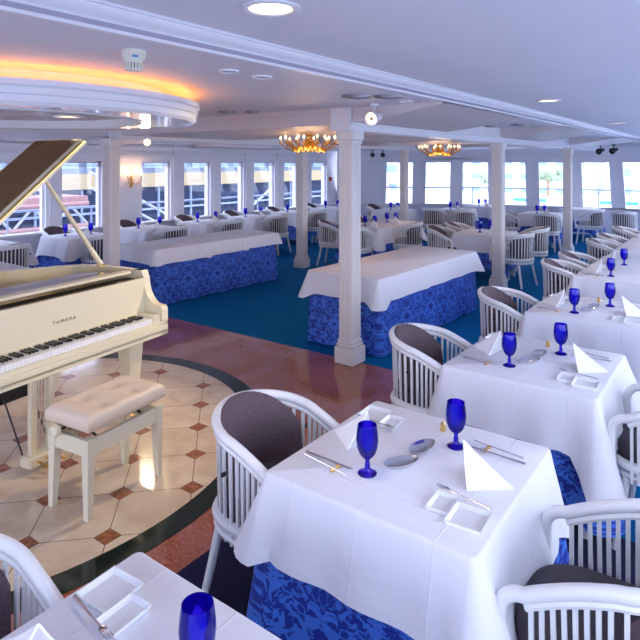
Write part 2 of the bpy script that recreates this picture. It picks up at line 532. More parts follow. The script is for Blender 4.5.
# bow wall: bays that lean inwards above the sill
BV = [(-9.4, 13.75), (-8.42, 14.44), (-7.48, 15.06), (-6.56, 15.53), (-5.59, 15.91), (-4.64, 16.16), (-3.58, 16.34), (-2.58, 16.43), (-1.63, 16.34), (-.6, 16.0), (XR, 15.2)]
def inward(i):
    a = Vector(BV[max(i-1, 0)]); b = Vector(BV[min(i+1, len(BV)-1)])
    t = (b-a).normalized(); return Vector((t.y, -t.x))
def bp(i, z, off=0):     # point on the inner face at vertex i, height z
    nn = inward(i); lean = max(0, z-SZ)*math.tan(R(20))
    v = Vector(BV[i]) + nn*(lean+off)
    return Vector((v.x, v.y, z))
def bq(i, u, z, off=0): return bp(i, z, off)*(1-u) + bp(i+1, z, off)*u
q = MB()
def panel(i, u0, u1, z0, z1, o0=0, o1=-.12):
    a = [bq(i, u0, z0, o0), bq(i, u1, z0, o0), bq(i, u1, z1, o0), bq(i, u0, z1, o0)]
    b = [bq(i, u0, z0, o1), bq(i, u1, z0, o1), bq(i, u1, z1, o1), bq(i, u0, z1, o1)]
    q.add(a+b, [(0,1,2,3),(7,6,5,4),(0,4,5,1),(1,5,6,2),(2,6,7,3),(3,7,4,0)])
G = .14
for i in range(len(BV)-1):
    panel(i, 0, 1, 0, SZ)
    panel(i, 0, 1, TZ, ZL+.15)
    if i == 0: panel(i, 0, 1, SZ, TZ)
    else:
        panel(i, 0, G, SZ, TZ); panel(i, 1-G, 1, SZ, TZ)
    for k in range(4): panel(i, 0, 1, .06+k*.155, .06+k*.155+.135, .012, 0)
struct(q.build('wall_bow', M['wall']))
q = MB()
for i in range(len(BV)-1):
    panel(i, 0, 1, SZ-.005, SZ+.03, .06, 0)
    panel(i, 0, 1, TZ+.05, TZ+.10, .03, 0); panel(i, 0, 1, 2.16, 2.26, .05, 0)
struct(q.build('trim_11', M['trim']))
for i in range(1, len(BV)-1):
    q = MB(); g = G-.005
    for (u0, u1, v0, v1) in ((g, g+.035, SZ, TZ), (1-g-.035, 1-g, SZ, TZ), (g, 1-g, TZ-.03, TZ), (g, 1-g, SZ, SZ+.03)):
        panel(i, u0, u1, v0, v1, .01, -.06)
    fr = struct(q.build('window_%d' % wn, M['trim'])); wn += 1
    q = MB(); panel(i, G+.02, 1-G-.02, SZ+.02, TZ-.02, -.03, -.035); q.build('window_pane', M['pane'], fr)

# right wall, a long band of windows beside the camera; rear wall likewise
q = MB()
q.box(XR, XR+.2, -3.2, 15.3, 0, .68); q.box(XR, XR+.2, -3.2, 15.3, 1.89, ZU+.2)
yy = [-3.2 + k*1.42 for k in range(14)]
for y in yy: q.box(XR, XR+.2, y-.09, y+.09, .68, 1.9)
struct(q.build('wall_right', M['wall']))
q = MB()
q.box(XW-.2, XR+.2, -3.4, -3.2, 0, .6); q.box(XW-.2, XR+.2, -3.4, -3.2, 2.1, ZU+.2)
for k in range(8): q.box(-9.5+k*1.48, -9.3+k*1.48, -3.4, -3.2, .6, 2.1)
struct(q.build('wall_back', M['wall']))

# columns
def make_column():
    r = empty('column')
    q = MB(); h = .072
    q.box(-h, h, -h, h, .20, 2.08)
    for s in range(4):
        A = RZ(s*PI/2)
        for k in range(4): q.box(-.062+k*.0345, -.062+k*.0345+.02, -h-.007, -h, .24, 2.02, A)
    q.build('shaft', M['column'], r)
    q = MB()
    q.bbox(-.105, .105, -.105, .105, 0, .15, .004); q.bbox(-.095, .095, -.095, .095, .15, .185, .012); q.bbox(-.085, .085, -.085, .085, .185, .215, .006)
    q.build('plinth', M['column'], r)
    q = MB(); q.bbox(-.084, .084, -.084, .084, 2.02, 2.055, .006); q.bbox(-.095, .095, -.095, .095, 2.055, 2.145, .006)
    q.build('capital', M['column'], r)
    return proto(r)
col = make_column()
CL = [(-2.97, 4.56, 'white fluted column in front of the near end of the big right buffet table'),
      (-2.93, 8.49, 'white fluted column standing among the middle tables, right of the right buffet'),
      (-2.91, 12.55, 'rightmost white column, standing nearest the bow windows'),
      (-6.37, 4.36, 'white fluted column rising just behind the piano prop stick'),
      (-6.37, 8.22, 'white fluted column beneath the nearer brass chandelier'),
      (-6.30, 11.94, 'thin distant column between the front column and the second chandelier')]
for x, y, lb in CL: place(col, (x, y, .005 if y < 4.6 else 0), 0, lb, 'fluted ceiling columns', 'column')

# ================================================================ ceiling ring with cove light
def ringobj(r0, r1, z0, z1, nm, m, parent=None, steps=None, n=96):
    q = MB(); pr = steps or [(r0, z0), (r1, z0), (r1, z1), (r0, z1), (r0, z0)]
    q.lathe(pr, n, cap=False)
    return q.build(nm, m, parent)
rg = empty('ceiling_ring', (CX, CY, 0), label='big round white ceiling ring glowing orange above the piano', cat='ceiling ring')
Z0 = 2.145
ringobj(0, 0, 0, 0, 'rim', M['gloss_trim'], rg, [(1.28, Z0+.004), (1.30, Z0), (1.315, Z0-.008), (1.335, Z0+.012), (1.335, Z0+.045), (1.345, Z0+.052), (1.345, Z0+.085), (1.36, Z0+.095), (1.36, Z0+.125), (1.33, Z0+.13), (1.33, Z0+.10), (1.28, Z0+.10), (1.28, Z0+.004)])
ringobj(0, 0, 0, 0, 'mirror_band', M['mirror'], rg, [(.965, Z0+.004), (1.279, Z0+.004), (1.279, Z0+.012), (.965, Z0+.012), (.965, Z0+.004)])
ringobj(0, 0, 0, 0, 'inner_collar', M['trim'], rg, [(.965, Z0), (.945, Z0-.004), (.935, Z0+.004), (.935, Z0+.07), (.965, Z0+.07), (.965, Z0)])
ringobj(0, 0, 0, 0, 'hub_wall', M['trim'], rg, [(1.05, Z0+.02), (1.10, Z0+.02), (1.10, ZL), (1.05, ZL), (1.05, Z0+.02)])
q = MB(); q.lathe([(.0001, Z0+.062), (1.04, Z0+.062), (1.04, Z0+.075), (.0001, Z0+.075)], 96); q.build('centre_plate', M['bronze'], rg, label='brown bronze ceiling plate inside the ring')
q = MB(); q.tube([(1.25*math.cos(a*PI/48), 1.25*math.sin(a*PI/48), Z0+.112) for a in range(96)], .010, 8, closed=True)
q.build('rope_light', M['cove'], rg, label='glowing orange rope light')

# ================================================================ ceiling fittings
def make_downlight():
    r = empty('downlight')
    q = MB(); q.lathe([(.085, -.001), (.112, -.001), (.112, -.008), (.10, -.014), (.085, -.010), (.082, .0)], 40, cap=False); q.build('trim_ring', M['trim'], r)
    q = MB(); q.lathe([(.0001, -.004), (.084, -.004), (.084, -.0015), (.0001, -.0015)], 40); q.build('diffuser', M['lampglow'], r)
    return proto(r)
dl = make_downlight()
for x, y, lb in [(-1.45, 1.68, 'large lit round downlight at the top of the picture'), (-1.49, 5.69, 'lit round downlight in the upper ceiling above the third table'), (-1.52, 9.5, 'farthest lit round downlight by the right edge of the frame')]:
    place(dl, (x, y, ZU), 0, lb, 'lit downlights in the upper ceiling', 'ceiling light')
    p = bpy.data.lights.new('downlight_lamp', 'SPOT'); p.energy = 18; p.color = (1, .80, .55); p.spot_size = R(130); p.spot_blend = .8; p.shadow_soft_size = .08
    o = bpy.data.objects.new('downlight_lamp', p); C.objects.link(o); o.location = (x, y, ZU-.03)
place(dl, (-4.13, 2.45, Z0+.062), 0, 'small warm downlight lit inside the big ceiling ring', None, 'ceiling light')
def vent(x, y, r, lb, kind='vent'):
    v = empty('ceiling_vent' if kind == 'vent' else 'recessed_spot', (x, y, ZL), label=lb, cat='vent' if kind == 'vent' else 'ceiling light')
    q = MB()
    for k in range(4 if kind == 'vent' else 1):
        a = r*(1-k*.22); q.lathe([(a*.86, -.001), (a, -.001), (a*.97, -.012-.003*k), (a*.86, -.010-.003*k), (a*.86, -.001)], 32, cap=False)
    q.build('rim', M['vent'] if kind == 'vent' else M['trim'], v)
    q = MB(); q.lathe([(.0001, -.004), (r*.8, -.004), (r*.8, -.001), (.0001, -.001)], 32); q.build('centre_plate', M['dark'] if kind == 'vent' else M['vent'], v)
vent(-2.25, 2.26, .055, 'small unlit recessed spot with a pale rim, left of the other one', 'spot')
vent(-2.25, 2.53, .06, 'small dark recessed spot right of the pale rimmed one', 'spot')
vent(-2.33, 3.68, .12, 'round ceiling vent left of the hanging spotlight')
vent(-2.15, 3.82, .11, 'round ceiling vent tight against the long moulding')
vent(-2.2, 4.2, .06, 'small grey recessed spot right of the hanging spotlight', 'spot')
vent(-4.05, 4.05, .09, 'flat round vent on the ceiling just right of the glowing ring')
vent(-3.85, 4.18, .07, 'smaller round vent right of the ring, next to the flat one')
vent(-2.35, 7.62, .12, 'round ceiling vent beyond the first cross beam, by the moulding')
vent(-2.75, 7.7, .10, 'round ceiling vent beyond the first cross beam, left one')
vent(-2.4, 9.2, .09, 'farthest round ceiling vent, over the bow tables')

dt = empty('smoke_detector', (-2.2, 1.62, ZL), label='beige slotted smoke detector hanging from the ceiling near the ring', cat='smoke detector')
q = MB(); q.lathe([(.052, 0), (.054, -.018), (.050, -.022), (.046, -.04), (.040, -.045), (.038, -.052)], 32); q.build('base', M['beige'], dt)
q = MB()
for k in range(16): q.box(.031, .037, -.0045, .0045, -.083, -.052, RZ(k*PI/8))
q.lathe([(.038, -.083), (.036, -.090), (.0001, -.092)], 32); q.lathe([(.038, -.058), (.038, -.050)], 32, cap=False); q.build('cage', M['beige'], dt)
q = MB(); q.lathe([(.028, -.085), (.028, -.05)], 20); q.build('sensor_core', M['dark'], dt)
q = MB(); q.box(.044, .053, -.012, .012, -.036, -.028, RZ(R(-30))); q.build('blue_mark', M['blue_mark'], dt)

def spotlight(loc, aim, lb, sc=1.0, dark=False, on=True):
    x, y, z = loc
    r = empty('spotlight', loc, label=lb, cat='spotlight')
    mm = M['knob'] if dark else M['trim']
    q = MB(); q.lathe([(.035*sc, 0), (.035*sc, -.015*sc), (.01, -.02*sc)], 20); q.tube([(0, 0, -.01), (0, 0, -.07*sc)], .009*sc, 10); q.build('mount', mm, r)
    d = Vector(aim).normalized(); A = T(0, 0, -.105*sc) @ d.to_track_quat('Z', 'Y').to_matrix().to_4x4()
    q = MB(); q.lathe([(.0001, -.085*sc), (.03*sc, -.08*sc), (.036*sc, -.03*sc), (.05*sc, .02*sc), (.056*sc, .055*sc), (.050*sc, .055*sc), (.044*sc, .03*sc)], 28, A); q.build('lamp_housing', mm, r)
    q = MB(); q.lathe([(.0001, .028*sc), (.046*sc, .031*sc), (.048*sc, .034*sc), (.0001, .034*sc)], 28, A)
    q.build('lens', M['lampglow'] if on else M['knob'], r)
    q = MB(); q.lathe([(.0001, .035*sc), (.014*sc, .035*sc), (.012*sc, .05*sc), (.0001, .052*sc)], 16, A); q.build('bulb_cap', M['vent'], r)
    return r
spotlight((-2.54, 4.28, ZL), (.0, -1.2, -.3), 'white lit spotlight hanging beside the top of the front column', 1.1)
spotlight((-5.88, 4.52, 2.192), (.72, -.6, -.05), 'round lit spotlight beside the ceiling ring over the piano lid', .85)
for x, y, z, lb in [(-2.62, 14.3, 2.25, 'black spotlight over the bow windows, left of the right pair'), (-2.35, 14.3, 2.26, 'black spotlight over the bow windows, right of the right pair'), (-7.95, 13.3, 2.19, 'black spotlight in the far left corner, left of two'), (-7.7, 13.4, 2.19, 'black spotlight in the far left corner, right of two')]:
    spotlight((x, y, z), (-.5 if x > -5 else .6, -1, -.3), lb, 1.25 if x > -5 else 1.1, True, False)

def chandelier(loc, lb, n=26, sc=1.0):
    r = empty('chandelier', loc, label=lb, cat='chandelier')
    q = MB(); q.lathe([(.05, 0), (.05, -.015), (.02, -.03), (.02, -.05), (.05, -.07), (.07, -.12), (.05, -.17), (.02, -.19), (.0001, -.20)], 20); q.build('stem', M['gold'], r)
    for k in range(n):
        A = RZ(2*PI*k/n + .1); rr = (.31, .23, .27)[k % 3]*sc; dz = (0, .02, .01)[k % 3]
        p = []
        for i in range(9):
            t = i/8; p.append((.03+rr*t, 0, -.12 - .075*math.sin(t*PI*1.02) + dz))
        q = MB(); q.tube(p, .010, 6, M=A, ry=.7)
        q.lathe([(.004, 0), (.024, .006), (.026, .011), (.010, .014)], 10, A @ T(p[-1][0], 0, p[-1][2]))
        q.lathe([(.001, -.03), (.018, -.01), (.014, .01), (.001, .02)], 6, A @ T(p[4][0], 0, p[4][2]))
        ar = q.build('arm', M['gold'], r)
        if k % 3 == 1: continue
        q = MB(); q.lathe([(.009, .01), (.009, .05)], 8, A @ T(p[-1][0], 0, p[-1][2])); q.build('candle', M['beige'], ar)
        q = MB(); q.lathe([(.007, .05), (.013, .064), (.004, .082), (.0001, .088)], 8, A @ T(p[-1][0], 0, p[-1][2])); q.build('flame_bulb', M['bulb'], ar)
    p = bpy.data.lights.new('chandelier_lamp', 'POINT'); p.energy = 14; p.color = (1, .62, .32); p.shadow_soft_size = .2
    o = bpy.data.objects.new('chandelier_lamp', p); C.objects.link(o); o.location = (loc[0], loc[1], loc[2]-.30)
    return r
chandelier((-4.15, 5.5, 2.195), 'nearer brass chandelier with candle bulbs, left of the front column')
chandelier((-4.5, 9.9, 2.195), 'farther brass chandelier with candle bulbs, right of the front column', sc=1.1)

sc_ = empty('wall_sconce', (XW, 6.84, 1.5), label='gilt two-candle wall sconce glowing between the left windows', cat='wall lamp')
q = MB(); q.tube([(.02, 0, -.12), (.03, 0, -.06), (.035, 0, 0), (.03, 0, .05), (.02, 0, .1)], [.008, .03, .022, .035, .01], 10); q.build('back_plate', M['gold'], sc_)
for s in (-1, 1):
    q = MB(); q.tube([(.03, 0, -.02), (.09, s*.05, -.05), (.12, s*.10, -.04), (.13, s*.14, .02), (.13, s*.15, .06)], .007, 8)
    q.lathe([(.004, 0), (.024, .01), (.01, .018)], 12, T(.13, s*.15, .06)); ar = q.build('arm', M['gold'], sc_)
    q = MB(); q.lathe([(.009, .07), (.009, .12)], 10, T(.13, s*.15, 0)); q.build('candle', M['beige'], ar)
    q = MB(); q.lathe([(.008, .12), (.018, .145), (.006, .185), (.0001, .19)], 10, T(.13, s*.15, 0)); q.build('flame_bulb', M['bulb'], ar)
    p = bpy.data.lights.new('sconce_lamp', 'POINT'); p.energy = 1.6; p.color = (1, .6, .3); p.shadow_soft_size = .03
    o = bpy.data.objects.new('sconce_lamp', p); C.objects.link(o); o.location = (XW+.13, 6.84+s*.15, 1.72)
q = MB(); q.lathe([(.06, 0), (.06, .03), (.05, .035)], 20, T(XW+.001, 13.42, 1.4) @ RY(PI/2)); q.build('alarm_bell', M['red'], None, label='small red round alarm on the far end of the left wall', cat='alarm')

def spot_lamp(loc, target, e, ang=50):
    p = bpy.data.lights.new('spot_lamp', 'SPOT'); p.energy = e; p.color = (1, .78, .5); p.spot_size = R(ang); p.spot_blend = .5; p.shadow_soft_size = .05
    o = bpy.data.objects.new('spot_lamp', p); C.objects.link(o); o.location = loc
    o.rotation_euler = (Vector(target)-Vector(loc)).to_track_quat('-Z', 'Y').to_euler()
spot_lamp((-2.6, 4.1, 2.15), (-3.6, 1.9, .8), 110, 75)
spot_lamp((-5.78, 4.42, 2.05), (-4.0, 2.2, .8), 60, 70)

# ================================================================ piano
F = Vector((-3.43, 2.82)); ANG = math.atan2(.127, .992)
# local frame: x = tail direction (away from keys), y = along the keys from bass (0) to treble (1.49)
B0 = (F.x + 1.49*.127, F.y - 1.49*.992)
def KT(x, y): return (B0[0] - .992*x - .127*y, B0[1] - .127*x + .992*y)
pn = empty('grand_piano', (B0[0], B0[1], 0), 0, label='ivory grand piano with its lid open and keyboard facing the bench', cat='piano')
PM = Matrix(((-.992, -.127, 0, 0), (-.127, .992, 0, 0), (0, 0, 1, 0), (0, 0, 0, 1)))
def prt(q, nm, m, parent=None, smooth=35, **kw):
    q.v = [tuple(PM @ Vector(v)) for v in q.v]
    return q.build(nm, m, parent or pn, smooth, **kw)
W_, ZB, ZT = 1.49, .60, 1.05
# rim outline (outer), x = t, y = k
def outline():
    o = [(.22, 0), (1.30, 0)]
    for i in range(1, 10):
        a = i/10*PI; o.append((1.30+.42*math.sin(a), .36-.36*math.cos(a)))
    o += [(1.30, .72), (1.20, .80), (1.10, .95), (1.02, 1.12), (.94, 1.28), (.84, 1.40), (.72, 1.47), (.58, 1.49), (.22, 1.49)]
    return o
OL = outline()
def inset(poly, d):
    n = len(poly); r = []
    for i in range(n):
        a = Vector(poly[i-1] if i else poly[i]); b = Vector(poly[i]); c = Vector(poly[i+1] if i < n-1 else poly[i])
        t = (c-a).normalized(); nn = Vector((-t.y, t.x)); r.append(tuple(b + nn*d))
    return r
IL = inset(OL, .055)
q = MB(); n = len(OL)
vs = [(x, y, .72) for x, y in OL] + [(x, y, ZT) for x, y in OL] + [(x, y, ZT) for x, y in IL] + [(x, y, .72) for x, y in IL]
fs = []
for i in range(n-1):
    for a, b in ((0, 1), (1, 2), (2, 3), (3, 0)): fs.append((a*n+i, a*n+i+1, b*n+i+1, b*n+i))
fs += [(0, n, 2*n, 3*n), (n-1, 2*n-1, 3*n-1, 4*n-1)]
q.add(vs, fs); prt(q, 'rim', M['piano'])
q = MB(); q.prism([(x, y) for x, y in IL], .70, .86); prt(q, 'soundboard', M['piano_in'])
q = MB(); q.box(.0, .30, .03, W_-.03, ZB+.02, .665); q.box(0, .10, 0, W_, ZB, .70); q.box(-.012, .02, .012, W_-.012, .64, .672); prt(q, 'keybed', M['piano'])
# cheeks with the S curve
prof = [(0, ZB), (0, .775)]
for i in range(7):
    a = i/6*PI/2; prof.append((.03-.03*math.cos(a)+0*i, .775+.035*math.sin(a)))
prof += [(.07, .812), (.10, .825), (.135, .86), (.16, .90), (.175, .95), (.182, 1.0), (.20, 1.04), (.20, ZT), (.30, ZT), (.30, ZB)]
for y in (0, W_-.06):
    q = MB(); pr = [(x, z) for x, z in prof]; nn = len(pr)
    vs = [(x, y, z) for x, z in pr] + [(x, y+.06, z) for x, z in pr]
    fs = [tuple(range(nn)), tuple(reversed(range(nn, 2*nn)))] + [(i, (i+1) % nn, nn+(i+1) % nn, nn+i) for i in range(nn)]
    q.add(vs, fs); prt(q, 'cheek', M['piano'])
for y in (.06, W_-.13): q = MB(); q.bbox(.012, .17, y, y+.07, .665, .755, .006); prt(q, 'key_block', M['piano'])
# keys
KW = (W_-.26)/52
for i in range(52):
    q = MB(); y = .13+i*KW; q.bbox(.022, .18, y+.0008, y+KW-.0008, .70, .735, .0015)
    prt(q, 'white_key', M['white_key'])
blk = 0
for i in range(51):
    if (i % 7) in (0, 2, 3, 5, 6):
        y = .13+(i+1)*KW; q = MB(); q.bbox(.072, .18, y-.0055, y+.0055, .735, .749, .002); prt(q, 'black_key', M['black_key'])
q = MB(); q.box(.175, .205, .06, W_-.06, .70, 1.0); q.box(.165, .178, .06, W_-.06, .735, .75); prt(q, 'fallboard', M['piano'])
# the maker's name on the fallboard
fc = bpy.data.curves.new('lettering', 'FONT'); fc.body = 'YAMAHA'; fc.size = .032; fc.extrude = .001; fc.space_character = 1.5; fc.align_x = 'CENTER'
fo = bpy.data.objects.new('lettering', fc); C.objects.link(fo)
dg = bpy.context.evaluated_depsgraph_get(); me = bpy.data.meshes.new_from_object(fo.evaluated_get(dg))
bpy.data.objects.remove(fo)
me.materials.clear(); me.materials.append(M['text'])
lt = bpy.data.objects.new('lettering', me); C.objects.link(lt); lt.parent = pn
# stands on the fallboard: text x -> along keys, text y -> up, normal -> towards the player (-x local)
A = PM @ Matrix(((0, 0, -1, .1735), (1, 0, 0, .745), (0, 1, 0, .838), (0, 0, 0, 1)))
lt.matrix_local = Matrix.Identity(4)
me.transform(A)
lt['label'] = 'gilt lettering reading YAMAHA'
q = MB(); q.box(.206, .36, .06, W_-.06, .86, .985); prt(q, 'action_gap_shade', M['dark'])  # solid near-black box; the open slot's shade is put into its colour
q = MB(); q.bbox(.265, .335, .06, W_-.10, 1.028, 1.05, .004); prt(q, 'lock_rail', M['piano'])
q = MB(); q.bbox(.365, .66, .10, W_-.10, 1.00, 1.022, .004); q.bbox(.35, .372, .08, W_-.14, 1.015, 1.035, .003); prt(q, 'music_desk', M['plate'])
# lid, hinged on the bass side, with the front flap folded back on top
LA = R(39.4); L = 1.46
def lidpt(t, s, h): return (t, s*math.cos(LA)-h*math.sin(LA), 1.062+s*math.sin(LA)+h*math.cos(LA))
def lidprism(poly, h0, h1):
    q = MB(); n = len(poly)
    vs = [lidpt(t, s, h0) for t, s in poly] + [lidpt(t, s, h1) for t, s in poly]
    q.add(vs, [tuple(reversed(range(n))), tuple(range(n, 2*n))] + [(i, (i+1) % n, n+(i+1) % n, n+i) for i in range(n)]); return q
main = [(.44, 0)] + [(x, y) for x, y in OL[1:-2]] + [(.58, 1.47), (.44, 1.47)]
prt(lidprism(main, 0, .022), 'lid', M['piano'], smooth=20)
fl = prt(lidprism([(.46, .02), (.96, .02), (.96, L), (.46, L)], .026, .044), 'lid_flap', M['piano'], smooth=20)
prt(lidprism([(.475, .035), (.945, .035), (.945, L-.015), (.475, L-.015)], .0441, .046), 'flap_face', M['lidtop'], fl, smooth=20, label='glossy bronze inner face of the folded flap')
fl.name = 'lid_flap'
prt(lidprism([(.43, .03), (.452, .03), (.452, 1.46), (.43, 1.46)], .022, .027), 'lid_hinge_strip', M['brass'])
a = Vector((.64, 1.44, 1.05)); b = Vector(lidpt(.50, 1.08, -.005))
q = MB(); q.tube([a, a.lerp(b, .5), b], [.021, .016, .012], 8); prt(q, 'prop_stick', M['piano'])
q = MB(); q.lathe([(.03, 0), (.03, .012), (.02, .02)], 16, T(a.x, a.y, 1.045)); prt(q, 'prop_socket', M['brass'])
# legs, lyre
def pleg(x, y):
    q = MB()
    q.bbox(x-.07, x+.07, y-.07, y+.07, .56, .70, .006)
    vs = []
    for z, h in ((.10, .036), (.18, .040), (.56, .062)):
        vs += [(x-h, y-h, z), (x+h, y-h, z), (x+h, y+h, z), (x-h, y+h, z)]
    q.add(vs, [(3,2,1,0), (8,9,10,11)] + [(j*4+k, j*4+(k+1) % 4, j*4+4+(k+1) % 4, j*4+4+k) for j in range(2) for k in range(4)])
    lg = prt(q, 'leg', M['piano'])
    q = MB(); q.tube([(x, y-.018, .032), (x, y+.018, .032)], .03, 16, up=(1, 0, 0)); q.box(x-.012, x+.012, y-.012, y+.012, .04, .102); prt(q, 'caster', M['brass'], lg)
pleg(.16, .13); pleg(.16, W_-.21); pleg(1.38, .36)
ly = MB(); ly.bbox(.11, .21, .46, .68, .03, .10, .01); LYR = prt(ly, 'pedal_lyre', M['piano'])
ly = MB(); ly.bbox(.10, .24, .47, .67, .55, .62, .01); prt(ly, 'lyre_head', M['piano'], LYR)
for y in (.49, .61): q = MB(); q.bbox(.14, .18, y, y+.042, .095, .57, .005); prt(q, 'lyre_post', M['piano'], LYR)
for y in (.55, .57, .59): q = MB(); q.tube([(.17, y, .09), (.17, y, .58)], .004, 6); prt(q, 'pedal_rod', M['steel'], LYR)
for y in (.51, .57, .63): q = MB(); q.tube([(.13, y, .07), (.07, y, .068), (.02, y, .06)], [.008, .012, .014], 8, ry=.4); prt(q, 'pedal', M['brass'], LYR)
for y in (.48, .66): q = MB(); q.tube([(.20, y, .08), (.52, y, .60)], .006, 6); prt(q, 'lyre_brace', M['knob'], LYR)
q = MB(); q.box(.40, .52, .40, .72, .36, .70); prt(q, 'action_box', M['knob'])

# ================================================================ piano bench
bn = empty('piano_bench', (-2.91, 1.97, .008), ANG, label='cream piano bench with a buttoned leather cushion and side knob', cat='bench')
q = MB(); LX, LY = .152, .265
for a_, b_, c_, d_ in ((-LX, -LX+.03, -LY, LY), (LX-.03, LX, -LY, LY), (-LX, LX, -LY, -LY+.03), (-LX, LX, LY-.03, LY)): q.box(a_+.004 if a_ > -LX else a_+.004, b_-.004, c_+.004, d_-.004, .325, .41)
q.build('frame', M['bench'], bn)
for sx in (-1, 1):
    for sy in (-1, 1):
        q = MB(); vs = []
        for z, h, o_ in ((0, .016, .008), (.33, .024, 0), (.413, .025, 0)):
            cx_, cy_ = sx*(LX-.022+o_), sy*(LY-.022+o_)
            vs += [(cx_-h, cy_-h, z), (cx_+h, cy_-h, z), (cx_+h, cy_+h, z), (cx_-h, cy_+h, z)]
        q.add(vs, [(3,2,1,0), (8,9,10,11)] + [(j*4+k, j*4+(k+1) % 4, j*4+4+(k+1) % 4, j*4+4+k) for j in range(2) for k in range(4)])
        q.build('leg', M['bench'], bn)
# cushion: rounded slab with four button dimples
q = MB(); NX, NY = 24, 38; hx, hy = .168, .275
BT = [(-.075, -.11), (.075, -.11), (-.075, .11), (.075, .11)]
def cush(u, v, top):
    x = hx*u; y = hy*v
    e_ = max(abs(u), abs(v)); ed = (1-abs(u)**8)*(1-abs(v)**10)
    if top:
        z = .515 + .034*ed**.5
        for bx, by in BT:
            d2 = (x-bx)**2+(y-by)**2; z -= .022*math.exp(-d2/.0007)+.022*math.exp(-d2/.004)
    else: z = .475
    return (x, y, z)
vs = []; fs = []
us = [math.sin((i/NX*2-1)*PI/2)*.999 for i in range(NX+1)]; vs_ = [math.sin((j/NY*2-1)*PI/2)*.4+(j/NY*2-1)*.6 for j in range(NY+1)]
for j in range(NY+1):
    for i in range(NX+1): vs.append(cush(us[i], vs_[j], True))
for j in range(NY):
    for i in range(NX): a = j*(NX+1)+i; fs.append((a, a+1, a+NX+2, a+NX+1))
edge = [j*(NX+1) for j in range(NY+1)][::-1] + [i for i in range(1, NX+1)] + [j*(NX+1)+NX for j in range(1, NY+1)] + [NY*(NX+1)+i for i in range(NX-1, 0, -1)]
m_ = len(edge)
prev = edge
for (z, k) in ((.505, 1.012), (.485, 1.016), (.465, 1.0), (.456, .96)):
    cur = []
    for e_ in edge:
        x, y, _ = vs[e_]; cur.append(len(vs)); vs.append((x*k, y*(1+(k-1)*.7), z))
    for i in range(m_): fs.append((prev[i], cur[i], cur[(i+1) % m_], prev[(i+1) % m_]))
    prev = cur
fs.append(tuple(prev))
q.add(vs, fs); cu = q.build('cushion', M['leather'], bn, smooth=60)
for bx, by in BT: q = MB(); q.lathe([(.011, 0), (.010, .004), (.0001, .006)], 14, T(bx, by, .508)); q.build('button', M['leather'], cu)
q = MB(); q.box(-.12, .12, -.24, .24, .435, .456); q.tube([(-.05, -.285, .435), (-.05, .2, .435)], .006, 8)
for y in (-.16, .16): q.tube([(-.12, y, .38), (.10, y, .45)], .007, 6); q.tube([(.12, y, .38), (-.10, y, .45)], .007, 6)
q.build('lift_mechanism', M['knob'], bn)
q = MB(); q.lathe([(.008, 0), (.03, .006), (.033, .015), (.033, .03), (.028, .038), (.0001, .042)], 24, T(-.05, -.283, .44) @ RX(PI/2)); q.build('height_knob', M['piano'], bn)

